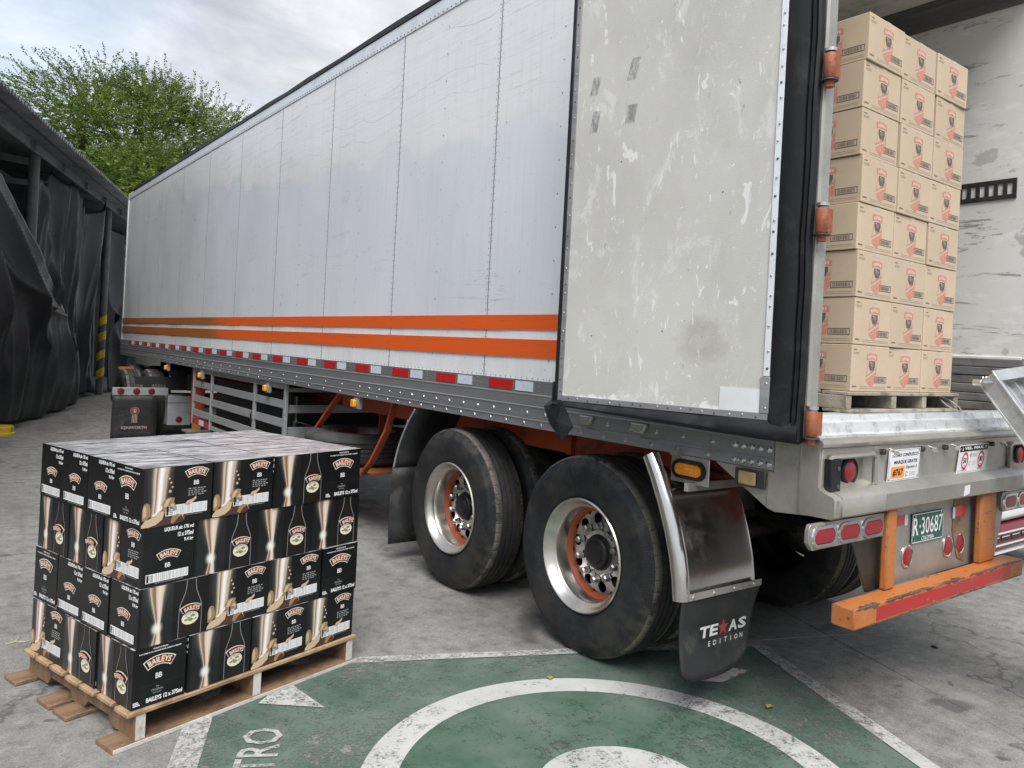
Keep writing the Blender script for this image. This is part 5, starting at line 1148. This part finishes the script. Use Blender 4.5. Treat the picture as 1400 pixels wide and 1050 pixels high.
    pol(q, fr, [(.178, .074), (.190, .088), (.214, .094), (.226, .104), (.228, .093), (.212, .080), (.194, .068)], b * 3, 'cream')
    pol(q, fr, [(.120, .010), (.128, .034), (.150, .040), (.170, .034), (.150, .024), (.132, .002)], b * 3, 'cream_dark'); pol(q, fr, [(.166, .034), (.180, .012), (.172, .028), (.176, .036)], b * 3, 'cream')
    for cx, cz, r in ((.113, .134, .006), (.122, .150, .004), (.116, .168, .0045), (.108, .185, .004)): disc(q, fr, (cx, cz), r, r, b * 3, 'cream', 10)
    banner(fr, .226, .222, .116); mono(fr, .226, .150, .018)
    R = random.Random(2)
    for k in range(4):
        x = .192
        while x < .262 - .006 * (k == 3): t = R.uniform(.004, .012); rect(q, fr, x, x + t, .133 - .0085 * k, .137 - .0085 * k, b, 'print_grey'); x += t + R.uniform(.002, .006)
    barcode(fr, .098, .277, .036, .077)
    # long panel: twisted pour and the bottle
    fr, wd = face((0, 1, 0))
    q.quad(fr(.012, .0, b), fr(.142, .0, b), fr(.142, h_ - .0005, b), fr(.012, h_ - .0005, b), 'print_swirl', uv=True)
    cx = .218
    half = [(.050, .001), (.050, .075), (.049, .112), (.046, .132), (.036, .156), (.026, .180), (.021, .205), (.020, h_ - .001)]
    pol(q, fr, [(cx - a, z) for a, z in half] + [(cx + a, z) for a, z in reversed(half)], b * 2, 'bottle_dark')
    for sgn in (-1, 1): stroke(q, fr, [(cx + sgn * a, z) for a, z in half], .0030, b * 3, 'glass_line'); stroke(q, fr, [(cx + sgn * (a - .001), z) for a, z in half[2:]], .0014, b * 4, 'print_grey')
    mono(fr, cx, .164, .021, 'gold'); disc(q, fr, (cx, .073), .037, .027, b * 4, 'label_cream', 22)
    for a, z, r in ((-.012, .078, .012), (.012, .080, .010), (.002, .066, .012), (-.018, .068, .008), (.02, .068, .008)): disc(q, fr, (cx + a, z), r, r * .6, b * 5, 'label_green', 9)
    for a, z in ((-.006, .082), (.016, .072), (-.02, .076)): disc(q, fr, (cx + a, z), .009, .005, b * 6, 'cream_light', 9)
    banner(fr, cx, .132, .104, b * 7); original(fr, cx, .024)
    return q
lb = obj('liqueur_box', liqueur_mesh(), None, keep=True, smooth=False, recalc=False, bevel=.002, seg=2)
LAY = {3: 'top layer', 2: 'second layer down', 1: 'third layer down', 0: 'bottom layer'}; lfirst = True; DEG = pi / 180
def put(layer, p_, q_, rot, label):
    global lfirst
    o = lb if lfirst else lb.copy()
    if not lfirst: COL.objects.link(o)
    lfirst = False; o.name = 'liqueur_box'
    # upper layers have slid a little
    sh = {3: (.000, .000), 2: (.006, .004), 1: (.000, -.002), 0: (-.004, -.004)}[layer]
    o.location = BW(p_ + sh[0] + random.uniform(-.003, .003), q_ + sh[1] + random.uniform(-.006, .006), BZ + BH * layer)
    o.rotation_euler = (0, 0, TH + rot * DEG + radians(random.uniform(-1.1, 1.1)))
    o['label'] = label; o['category'] = 'box'; o['group'] = 'black liqueur boxes on the pallet'
SH_R = {0: 'cream splash', 180: 'swirl and bottle'}; SH_L = {0: 'product line end', 180: 'bar code end', 90: 'swirl and bottle', -90: 'cream splash'}
def corner(layer): return f'black liqueur box at the near corner of the pallet, {LAY[layer]}'
def lab_r(layer, i, what): return f'liqueur box, {what}, {ORD[i]} from near corner on right side, {LAY[layer]}'
def lab_l(layer, i, what): return f'liqueur box, {what}, {ORD[i]} from near corner on left side, {LAY[layer]}'
# layers 3 and 1: three columns lengthwise, four deep, and an end column of three turned boxes
for layer, right, left in ((3, (0, 0, 180), (0, 180, 180, 180)), (1, (180, 0, 0), (180, 180, 180, 0))):
    for j in range(4):
        for i in range(3):
            if layer == 1 and i and j: continue
            rot = right[i] if j == 0 else (left[j] if i == 0 else random.choice((0, 180)))
            if i == 0 and j == 0: lb_ = corner(layer)
            elif j == 0: lb_ = lab_r(layer, i, SH_R[rot])
            elif i == 0: lb_ = lab_l(layer, j, SH_L[rot])
            else: lb_ = f'liqueur box seen only from above, {ORD[j]} row back, {ORD[i]} from left side'
            put(layer, BL * (i + .5), (BS + .0045) * (j + .5), rot, lb_)
    for j in range(3):
        if layer == 1 and j: continue
        put(layer, BL * 3 + BS / 2, (BL - .004) * (j + .5), 90, lab_r(layer, 3, 'product line end') if j == 0 else f'liqueur box seen only from above, {("middle" if j == 1 else "rear")} one at right end of top layer')
for layer, corner_rot, left, right in ((2, -90, (90, 90), (180, 180, 180)), (0, 90, (90, -90), (180, 0, 0))):
    put(layer, BS / 2, BL / 2, corner_rot, corner(layer))
    for j, rot in enumerate(left): put(layer, BS / 2, BL * (j + 1.5) - .004, rot, lab_l(layer, j + 1, SH_L[rot]))
    for i, rot in enumerate(right): put(layer, BS + BL * (i + .5) + .002, BS / 2, rot, lab_r(layer, i + 1, SH_R[rot]))
# ------------------------------------------------------------------ tractor unit ahead of the trailer (its tail shows under the box)
tr_ = thing('tractor_unit', 'truck tractor coupled under the trailer, its tail lamps and black mud flap in view', 'truck', (3.6, 14.5, 0))
TYk = 12.22
bar = obj('lamp_bar', MB().bx(2.152, 2.90, TYk, TYk + .05, .664, .772, 'slat_alu'), tr_, bevel=.003)
for x in (2.262, 2.470, 2.672): round_lamp((x, TYk - .001, .720), (0, -1, 0), .042, 'lens_red', 'dark_steel', bar, .014, 'tail_lamp') if 0 else obj('lens', MB().ring((x, TYk - .0005, .720), (0, -1, 0), [(.047, 0), (.044, .010), (.02, .015), (.0005, .016)], 24, 'lens_dark'), bar)
fl = obj('mud_flap', MB().grid(lambda u, v_: (2.158 + .605 * u, TYk + .02 + .012 * sin(v_ * 5) + .004 * sin(u * 7), .03 + .625 * v_), 6, 8, 'flap'), tr_, solid=.008)
fr = F((2.158, TYk - .006, .03), (1, 0, 0), (0, 0, 1)); q = MB(); c = .30
disc(q, fr, (c, .405), .068, .062, 0, 'crest_red', 8); disc(q, fr, (c, .405), .05, .045, .0006, 'truck_black', 8); disc(q, fr, (c, .41), .040, .036, .001, 'crest_red', 10)
for dx in (-.030, -.010, .010, .030): rect(q, fr, c + dx - .005, c + dx + .005, .232, .35, .0012, 'crest_pale')
pol(q, fr, [(c - .015, .375), (c + .015, .375), (c + .006, .43), (c - .006, .43)], .0014, 'crest_pale')
text(q, fr, 'KENWORTH', c, .140, .34, .045, 0, 'crest_letter', .04)
obj('flap_emblem', q, fl, recalc=False, smooth=False)
stp = obj('step_box', MB().bx(2.912, 3.24, TYk + .02, TYk + .5, .215, .652, 'slat_alu').bx(2.905, 3.245, TYk + .012, TYk + .0195, .555, .652, 'slat_alu'), tr_, bevel=.004)
obj('lens', MB().ring((3.075, TYk + .0195, .30), (0, -1, 0), [(.047, 0), (.044, .010), (.0005, .016)], 20, 'lens_dark'), stp)
for y, x_ in ((12.92, 2.36), (14.25, 2.72)):
    for dx in (0, .33, 2.05, 2.38): obj('tyre', tyre_mb((x_ + dx, y, .485), (1, 0, 0)), tr_, ang=45)
    obj('axle', MB().cyl((2.5, y, .485), (5.0, y, .485), .07, 'dark_steel', 12), tr_)
for x in (3.25, 4.15): obj('frame_rail', MB().bar((x, 12.4, .85), (x + 1.4, 20.2, .85), .08, .26, 'truck_black'), tr_)
obj('fifth_wheel', MB().bx(3.2, 4.2, 13.3, 14.1, .99, 1.13, 'truck_black'), tr_)
q = MB().prism([(4.1, 16.3, .75), (4.1, 16.3, 3.3), (4.1, 16.8, 3.65), (4.1, 18.3, 2.75), (4.1, 18.5, 2.05), (4.1, 20.6, 1.85), (4.1, 20.7, .75)], (2.2, 0, 0), 'truck_paint')
cab = obj('cab', q, tr_, bevel=.06); obj('windscreen', MB().prism([(4.27, 18.33, 2.68), (4.27, 18.5, 2.12), (4.27, 18.53, 2.12), (4.27, 18.36, 2.68)], (1.85, 0, 0), 'glass_dark'), cab)
for x in (4.2, 5.9): obj('tyre', tyre_mb((x, 19.6, .485), (1, 0, 0)), tr_, ang=45)
obj('fender', MB().bx(2.42, 2.60, 13.3, 13.42, .98, 1.02, 'orange_steel'), tr_)
obj('cross_beam', MB().bx(2.5, 4.9, 12.5, 12.62, .72, .92, 'truck_black'), tr_)
# ------------------------------------------------------------------ aluminium ramp leaning on the rear sill
d = Vector((.0, -.60, -.80)); a = Vector((4.165, 1.60, 1.606)); e = Vector((1, 0, .085)).normalized(); wdt = .385
rp = thing('loading_ramp', 'narrow aluminium ramp leaning on the rear sill at the right', 'ramp', (4.3, .45, 0))
nn = e.cross(d).normalized();  nn = -nn if nn.y > 0 else nn
Lr = 1.98
for k, s in enumerate((0, wdt)):
    c = a + e * s + d * (Lr / 2)
    obj('side_rail', MB().obx(c - nn * .030, d, e, nn, Lr / 2, .004, .040, 'ramp_alu').obx(c + nn * .010, d, e, nn, Lr / 2, .014, .004, 'ramp_alu').obx(c - nn * .072, d, e, nn, Lr / 2, .012, .004, 'ramp_alu'), rp, bevel=.001)
obj('deck_plate', MB().obx(a + e * wdt / 2 + d * (Lr / 2) - nn * .052, d, e, nn, Lr / 2, wdt / 2 - .006, .003, 'ramp_alu'), rp)
for s in (wdt * .33, wdt * .62): obj('rib', MB().obx(a + e * s + d * (Lr / 2) - nn * .036, d, e, nn, Lr / 2, .006, .015, 'ramp_alu'), rp)
obj('end_plate', MB().obx(a + e * wdt / 2 + d * .02 + nn * .012, e, d, nn, wdt / 2 + .012, .03, .004, 'ramp_alu'), rp, bevel=.002)
q = MB().bar(a + d * .03 - nn * .03, a - e * .09 - Vector((0, 0, .02)) - nn * .03, .010, .036, 'ramp_alu', up=(0, 1, 0)); q.cyl(a - e * .095 - Vector((0, .02, .02)) - nn * .03, a - e * .095 - Vector((0, -.02, .02)) - nn * .03, .017, 'rivet', 12)
hk = obj('hook_arm', q, rp, bevel=.002); b_ = MB()
for t in (.02, .06): b_.dome(a - e * t - nn * .03 + Vector((0, -.008, 0)), (0, -1, 0), .008, 'rivet', 7)
obj('bolts', b_, hk, kind='stuff', recalc=False)
# coil of clear strap lying on the sill
q = MB(); q.tube([(4.20 + .055 * cos(t), 1.80 + .05 * sin(t), 1.405 + .035 * (1 + sin(t))) for t in [2 * pi * i / 24 for i in range(25)]], .0035, 'print_grey', 6)
obj('strap_loop', q, None, label='thin pale strap loop lying on the sill beside the pallet', cat='strap')
# ------------------------------------------------------------------ white and maroon car beyond the trailer
cx0, cy0 = 6.30, 2.50; CWc = 1.75; L_ = 4.3
car = thing('parked_car', 'white car with maroon bumper and slotted grille parked beyond the trailer', 'car', (cx0 + CWc / 2, cy0 + L_ / 2, 0))
def cprism(pts, mat, x0, x1): return MB().prism([(x0, cy0 + y, z) for y, z in pts], (x1 - x0, 0, 0), mat)
body = obj('body', cprism([(.0, .435), (-.01, .50), (.03, .66), (.12, .78), (1.15, .92), (1.35, .94), (3.6, .95), (4.25, .90), (4.28, .30), (.12, .28), (.10, .43)], 'car_white', cx0, cx0 + CWc), car, bevel=.04)
cabn = obj('cabin', cprism([(1.2, .925), (1.85, 1.42), (3.1, 1.45), (3.85, .945)], 'car_white', cx0 + .12, cx0 + CWc - .12), car, bevel=.06)
obj('windscreen', cprism([(1.26, .965), (1.80, 1.375), (1.78, 1.395), (1.22, .985)], 'glass_dark', cx0 + .22, cx0 + CWc - .22), cabn)
bump_ = obj('bumper', cprism([(-.02, .235), (-.05, .28), (-.05, .39), (-.02, .425), (.09, .425), (.09, .235)], 'car_maroon', cx0 - .01, cx0 + CWc + .01), car, bevel=.02)
q = MB()
for z in (.280, .372): q.bx(cx0 + .15, cx0 + CWc - .15, cy0 - .056, cy0 - .049, z, z + .012, 'car_white')
for x in (cx0 + .15, cx0 + CWc - .15): q.bx(x - .006, x + .006, cy0 - .056, cy0 - .049, .280, .384, 'car_white')
q.bx(cx0 + .02, cx0 + CWc - .02, cy0 - .045, cy0 - .012, .215, .232, 'car_white'); obj('bumper_trim', q, bump_)
for k in range(7):
    x = cx0 + .21 + k * .195; obj('grille_slot', MB().bx(x, x + .15, cy0 - .0545, cy0 - .049, .315, .350, 'print_black').bx(x + .004, x + .146, cy0 - .0555, cy0 - .0546, .346, .352, 'car_white'), bump_)
for x in (cx0 + .06, cx0 + CWc - .36): obj('headlight', MB().bx(x, x + .30, cy0 - .0, cy0 + .08, .555, .655, 'glass_dark'), car, bevel=.02)
for y in (.85, 3.45):
    for x in (cx0 + .10, cx0 + CWc - .10): wq = obj('wheel', MB().ring((x - .09, cy0 + y, .31), (1, 0, 0), [(.0005, 0), (.19, .0), (.20, .02), (.30, .0), (.31, .05), (.31, .13), (.30, .18), (.20, .16), (.0005, .18)], 32, 'tyre'), car)
for z_ in (0,): obj('stripe', MB().bx(cx0 + .01, cx0 + CWc - .01, cy0 + .018, cy0 + .030, .555, .565, 'car_maroon'), car)
# ------------------------------------------------------------------ open shed with black tarpaulins
shed = thing('storage_shed', 'dark open steel shed with corrugated roof along the left of the yard', 'shed', yard(16, -8))
def sbar(name, a0, b0, z0, a1, b1, z1, wd, th, mat, up=(0, 0, 1)): return obj(name, MB().bar(yard(a0, b0, z0), yard(a1, b1, z1), wd, th, mat, up), shed, bevel=.004, seg=1)
for a in (4.0, 9.2, 14.92, 20.75, 26.6):
    obj('post', MB().cyl(yard(a, -4.14), yard(a, -4.14, 4.62), .085, 'shed_steel', 16), shed)
    obj('post', MB().cyl(yard(a, -12), yard(a, -12, 5.6), .085, 'shed_steel', 10), shed)
    sbar('truss', a, -4.2, 4.35, a, -12, 5.3, .08, .12, 'shed_steel'); sbar('truss', a, -4.2, 4.0, a, -12, 4.2, .08, .10, 'shed_steel')
    for k in range(5): sbar('truss_web', a, -4.4 - k * 1.5, 4.0 + .02 * k, a, -5.15 - k * 1.5, 4.47 + .18 * k, .05, .05, 'shed_steel')
pst = [o for o in bpy.data.objects if o.name.startswith('post') and o.parent == shed]
sbar('beam', 1.0, -4.03, 4.525, 29, -4.03, 4.525, .05, .15, 'shed_beam'); sbar('purlin', 1.0, -3.70, 4.60, 29, -3.70, 4.60, .06, .10, 'shed_steel')
for k in range(16):
    a = 2.0 + k * 1.75
    obj('stud', MB().bar(yard(a, -3.96, 4.44), yard(a, -3.96, 4.80), .06, .04, 'shed_steel'), shed)
for b in (-6, -8, -10): sbar('purlin', 1.0, b, 4.62 + (-3.5 - b) * .12, 29, b, 4.62 + (-3.5 - b) * .12, .06, .12, 'shed_steel')
# corrugated sheets, each one metre wide
first = None; NS = 27; wave = .125
for k in range(NS):
    if first is None:
        def cor(u, v_): 
            a = 1.02 * u; b = -3.42 - 9.0 * v_; z = 4.545 + .12 * 9.0 * v_ + .030 * sin(2 * pi * a / wave)
            p = SA * a + SB * b; return (p.x, p.y, z)
        q = MB(); nu = 80
        q.grid(cor, nu, 4, 'roof_sheet'); first = obj('roof_sheet', q, shed, solid=.004, keep=True, recalc=False, ang=80); first.location = yard(2.0, 0) - WL[shed.name]
    else:
        o = first.copy(); COL.objects.link(o); o.location = yard(2.0 + k * 1.0, 0, .002 * (k % 2)) - WL[shed.name]
obj('back_wall', MB().quad(yard(1, -12.2), yard(29, -12.2), yard(29, -12.2, 5.5), yard(1, -12.2, 5.5), 'shed_dark'), shed, solid=.05, recalc=False)
obj('end_wall', MB().quad(yard(29, -4.2), yard(29, -12.2), yard(29, -12.2, 5.5), yard(29, -4.2, 4.5), 'shed_dark'), shed, solid=.05, recalc=False)
q = MB(); r0 = .092
for z in (.42, .86, 1.30, 1.68):
    n = 16; lo = []; hi = []
    for i in range(n):
        t = 2 * pi * i / n; p = yard(20.75, -4.14); off = SA * cos(t) * r0 + SB * sin(t) * r0
        lo.append(p + off + Vector((0, 0, z + .06 * sin(t)))); hi.append(p + off + Vector((0, 0, z + .20 + .06 * sin(t))))
    q.add(lo + hi, [(i, (i + 1) % n, n + (i + 1) % n, n + i) for i in range(n)], 'safety_yellow')
p3 = [o for o in pst if (WL[o.name] - yard(20.75, -4.14, 2.31)).length < .5]
obj('hazard_band', q, p3[0] if p3 else shed)
def fn(x, y, s=1.0, k=0.0): return noise.noise(Vector((x * s + k, y * s - k, k * 1.7)))
def crease(a, z, p0, p1, amp, wd):
    """a soft ridge along the line p0 - p1 in the plane of the sheet"""
    dx, dz = p1[0] - p0[0], p1[1] - p0[1]; L2 = dx * dx + dz * dz
    t = max(0, min(1, ((a - p0[0]) * dx + (z - p0[1]) * dz) / L2)); d = sqrt((a - p0[0] - t * dx) ** 2 + (z - p0[1] - t * dz) ** 2)
    return amp * math.exp(-d / wd / 1.3) * (1 - .3 * t)
def tarp(name_label, fnc, nu, nv):
    return obj('black_tarpaulin', MB().grid(fnc, nu, nv, 'tarp'), None, solid=.003, recalc=False, ang=180, label=name_label, cat='tarpaulin', group='black tarpaulins on the shed')
# 1: slack sheet sagging from the upper left down to the right
CR = (((12.2, 4.3), (17.0, 1.85), .24, .10), ((11.6, 4.0), (16.4, 1.55), .10, .10), ((12.6, 2.9), (14.3, 1.75), .18, .09), ((14.3, 1.85), (16.6, 1.88), .14, .12), ((14.3, 1.85), (14.5, .2), .14, .12),
      ((16.0, 1.8), (16.5, .1), .09, .12), ((15.2, 1.7), (15.4, .1), .06, .12), ((12.6, 1.9), (13.2, .1), .10, .14), ((17.0, 1.9), (17.6, .1), .09, .12), ((11.8, 3.4), (13.9, 1.2), .08, .1))
def fan(a, z, p, n, k, jit=.7):
    """sharp folds running out from the point a sheet is tied at"""
    dx, dz = a - p[0], p[1] - z; r = sqrt(dx * dx + dz * dz) + 1e-4; th = atan2(dx, dz)
    return (1 - abs(sin(th * n + jit * fn(th * 2, r * .35, 1, k)))) ** 1.5 * min(r, 3.2) / 3.2
def t1(u, v_):
    a = 9.2 + 8.75 * u
    zt = 4.30 - .25 * max(0, a - 11.2) if a < 13.2 else 3.80 - (a - 13.2) * .49
    a += .55 * (1 - v_) * u; zb = .03 + .13 * math.exp(-((u - .40) / .16) ** 2) + .02 * sin(u * 9)
    z = zb + (zt - zb) * v_
    bulge = .20 * sin(pi * min(1, v_ * 1.1)) ** .8 + .20 * (1 - v_) * (1 - u * .75)
    lo = max(0, min(1, (2.1 - z) / .9)); f = .30 * fan(a, z, (11.0, 4.75), 7.5, 3) * (1 - .75 * lo)
    f += lo * (.16 * (1 - abs(sin(a * 2.1 + .5 * fn(a, z * .4, 1, 5)))) ** 1.3 + .05 * (1 - abs(sin(a * 5.3 + z * .5))) ** 1.5)
    f += crease(a, z, (14.2, 1.9), (16.9, 1.80), .16, .10) + crease(a, z, (12.4, 2.5), (14.2, 1.9), .14, .09) + .02 * fn(a + z, z - a, 1.6, 5)
    fade = 1 - .8 * u ** 7; p = yard(a, -4.10 + (bulge + f) * fade); return (p.x, p.y, z)
tarp('slack black tarpaulin sagging from the upper left of the shed front', t1, 200, 110)
# 2: hung from the beam at points, so the top edge scallops and rounded folds run down
def pleat(x, k):
    w_ = x + .30 * fn(x, 0, .8, k); s_ = abs(sin(pi * w_)); return 1 - s_ ** .85
def t2(u, v_):
    a = 15.15 + 5.35 * u; ph = u * 5.0; sc = abs(sin(pi * ph)) ** .8
    zt = 4.50 - .34 * sc - .05 * u; zb = .05 + .04 * sin(u * 17) + .14 * max(0, u - .55)
    z = zb + (zt - zb) * v_; low = 1 - v_
    f = .36 * pleat(ph * .62 + .35 + .10 * low * sin(u * 9) + .5 * fn(u * 3, 0, 1, 5), 2) * (.45 + .55 * v_ ** .7) + .13 * pleat(u * 7.3 + .35 * low + .6 * fn(u * 4, z * .3, 1, 1), 6) + .05 * pleat(u * 17 + .5 * low, 9) + .05 * fn(u * 6, z, .5, 4)
    f += crease(a, z, (15.6, 4.2), (16.4, 2.2), .12, .10) + crease(a, z, (17.4, 1.5), (18.3, .1), .14, .14) + crease(a, z, (19.6, 1.0), (20.2, .1), .14, .14)
    p = yard(a + .10 * fn(u * 8, 0, .8, 2), -4.36 + f + .12 * low * sin(u * 7)); return (p.x, p.y, z)
tarp('pleated black tarpaulin hanging from the shed beam between the two posts', t2, 220, 50)
# 3: gathered sheet beyond the striped post
def t3(u, v_):
    a = 21.0 + .25 * (1 - v_) + 1.75 * u * (1 - .22 * sin(pi * v_) ** 3)
    zt = 4.05 - .75 * u ** 1.6; zb = .06; z = zb + (zt - zb) * v_
    f = .20 * pleat(u * 2.2 + .10 * z, 6) + .05 * fn(u * 2, z, .6, 3) + crease(a, z, (21.1, 1.9), (22.5, 3.4), .18, .12) + crease(a, z, (21.1, 1.9), (22.3, .4), .16, .12)
    p = yard(a, -4.16 + f + .35 * u); return (p.x, p.y, z)
tarp('gathered black tarpaulin hanging beyond the yellow striped post', t3, 60, 70)
def t4(u, v_):
    z = .3 + 3.9 * v_; p = yard(15.0 + .42 * u, -4.3 + .12 * pleat(u * 2 + .2, 8) + .03 * fn(u, z, .6, 8)); return (p.x, p.y, z)
tarp('narrow dark tarpaulin roll hanging beside the nearer shed post', t4, 24, 30)
q = MB().ring(yard(12.78, -3.80), (0, 0, 1), [(.0005, .13), (.15, .13), (.165, .115), (.17, .04), (.19, .03), (.19, 0)], 28, 'safety_yellow')
obj('yellow_bollard', q, None, label='yellow bollard stub under the edge of the sagging tarpaulin', cat='bollard')
# ------------------------------------------------------------------ trees behind the shed
def tree(name, label, base, h, rx, ry, rz, cz, n_fronds, seed, mat='leaf', leaf=.10, lean=(0, 0), up=.35, group='trees beyond the shed', tips=24):
    R = random.Random(seed); root = thing(name, label, 'tree', base, group); base = Vector(base)
    tk = MB(); top = Vector((base.x + lean[0], base.y + lean[1], cz - rz * .15))
    tk.tube([base, base + (top - base) * .35 + Vector((.3, .1, 0)), base + (top - base) * .7, top], [.42, .34, .25, .12], 'bark', 9)
    C = Vector((base.x + lean[0], base.y + lean[1], cz)); V = []; Fc = []
    lobes = []
    for i in range(26):
        while True:
            d = Vector((R.uniform(-1, 1), R.uniform(-1, 1), R.uniform(-.75, 1)))
            if .25 < d.length < 1: break
        c = C + Vector((d.x * rx * .80, d.y * ry * .80, d.z * rz * .80)); lobes.append((c, R.uniform(.19, .36)))
        st = base + (top - base) * R.uniform(.4, .95)
        mid = st.lerp(c, .55) + Vector((R.uniform(-.4, .4), R.uniform(-.4, .4), R.uniform(.1, .7)))
        tk.tube([st, mid, c], [.17, .10, .03], 'bark', 6)
    obj('trunk', tk, root)
    def leafcard(p, d, s):
        d = d.normalized(); u = d.cross(Vector((R.uniform(-1, 1), R.uniform(-1, 1), R.uniform(.2, 1)))).normalized(); k = len(V)
        V.extend((p - u * s * .10, p + d * s * .5 + u * s * .28, p + d * s, p + d * s * .5 - u * s * .28)); Fc.append((k, k + 1, k + 2, k + 3))
    for i in range(n_fronds):
        c, lr = R.choice(lobes)
        d = Vector((R.gauss(0, 1), R.gauss(0, 1), R.gauss(0, .8))).normalized(); r = R.random() ** .40
        p = c + Vector((d.x * rx * lr * 1.25, d.y * ry * lr * 1.25, d.z * rz * lr)) * r
        out = (p - C); out = Vector((out.x / rx, out.y / ry, out.z / rz)); g = (out.normalized() * .7 + d * .5 + Vector((R.gauss(0, .4), R.gauss(0, .4), up + R.gauss(0, .3)))).normalized()
        L = leaf * R.uniform(4, 9); q_ = p.copy(); nseg = R.randint(8, 12)
        for s in range(nseg):
            q_ = q_ + g * L / nseg; g = (g + Vector((0, 0, -.035)) + Vector((R.gauss(0, .08), R.gauss(0, .08), R.gauss(0, .08)))).normalized()
            sd_ = g.cross(Vector((0, 0, 1))); sd_ = sd_.normalized() if sd_.length > .01 else Vector((1, 0, 0))
            for sg in (-1, 1): leafcard(q_, sd_ * sg + g * .6 + Vector((0, 0, R.uniform(-.2, .2))), leaf * R.uniform(.8, 1.35))
    # long shoots breaking out of the outline
    for i in range(tips):
        a = R.uniform(0, 2 * pi); e_ = R.uniform(.25, 1.35); d = Vector((cos(a) * cos(e_), sin(a) * cos(e_), sin(e_)))
        p = C + Vector((d.x * rx * .92, d.y * ry * .92, d.z * rz * .92)); g = (d + Vector((-.55, .1, .45)) + Vector((R.gauss(0, .25), R.gauss(0, .25), R.gauss(0, .2)))).normalized()
        for s in range(R.randint(8, 20)):
            p = p + g * leaf * .72; g = (g + Vector((R.gauss(0, .10), R.gauss(0, .10), R.gauss(0, .06) - .012))).normalized()
            for sg in (-1, 1, 0): leafcard(p, Vector((R.gauss(0, 1), R.gauss(0, 1), R.gauss(.3, .6))), leaf * R.uniform(.7, 1.25))
    me = bpy.data.meshes.new('crown'); me.from_pydata([tuple(v - C) for v in V], [], Fc); me.materials.append(MATS[mat]); me.update()
    o = bpy.data.objects.new('crown', me); COL.objects.link(o); o.parent = root; o.location = C - WL[root.name]; return root
tree('broad_tree', 'big feathery green tree rising behind the shed and the trailer', (6.5, 35.5, 0), 13, 5.9, 4.4, 3.3, 9.05, 7000, 8, leaf=.080, lean=(.2, 0), up=.10, tips=120)
tree('broad_tree', 'lower lighter green tree in front of the big one, over the shed roof', (6.4, 29.0, 0), 9, 3.6, 3.0, 2.0, 6.2, 2300, 12, leaf=.10, up=.14, tips=22)
tree('broad_tree', 'thin dark tree at the far left edge above the shed roof', (-3.8, 37.0, 0), 12, 3.0, 2.6, 2.0, 10.2, 800, 21, mat='leaf_dark', leaf=.12, tips=16)
tree('broad_tree', 'sparse tree whose upright shoots show above the trailer roof', (11.4, 38.5, 0), 11, 2.9, 2.9, 3.2, 8.0, 1300, 33, leaf=.11, up=.5, tips=26)
# ------------------------------------------------------------------ small things on the ground
def leaf_thing(loc, ang, s, mat, label):
    q = MB(); n = 6
    def lf(u, v_): w_ = .32 * sin(pi * u) ** .8 * (v_ - .5) * 2; return (s * (u - .5), s * w_, s * (.10 * (abs(v_ - .5) * 2) ** 2 + .10 * sin(u * 5) * .5 + .06))
    q.grid(lf, n, 4, mat); o = obj('fallen_leaf', q, None, keep=True, solid=.0006, recalc=False, label=label, cat='leaf', group='fallen leaves on the paint'); o.location = loc; o.rotation_euler = (0, 0, ang)
leaf_thing((2.494, 2.848, .010), .9, .045, 'dry_leaf', 'small yellow green leaf lying on the white painted ring')
leaf_thing((3.187, 2.089, .008), .2, .05, 'dry_leaf', 'small dry yellow leaf lying on green paint by the right line')
q = MB(); q.tube([(.38, 4.55, .004), (.42, 4.56, .008), (.46, 4.54, .005), (.48, 4.55, .004)], .0025, 'straw', 6); q.tube([(.42, 4.56, .009), (.44, 4.60, .012), (.45, 4.61, .004)], .002, 'straw', 6)
obj('straw_scrap', q, None, label='pale straw scrap on concrete left of the black boxes', cat='straw')
q = MB(); R = random.Random(4); q.ring((4.748, 2.052, 0), (0, 0, 1), [(.016, .0), (.018, .004), (.012, .009), (.0005, .011)], 9, 'litter'); q.v = [(v[0] + R.uniform(-.004, .004), v[1] * 1 + R.uniform(-.004, .004), v[2]) for v in q.v]
obj('dirt_clod', q, None, label='small dark clod on concrete behind the trailer bumper', cat='clod')
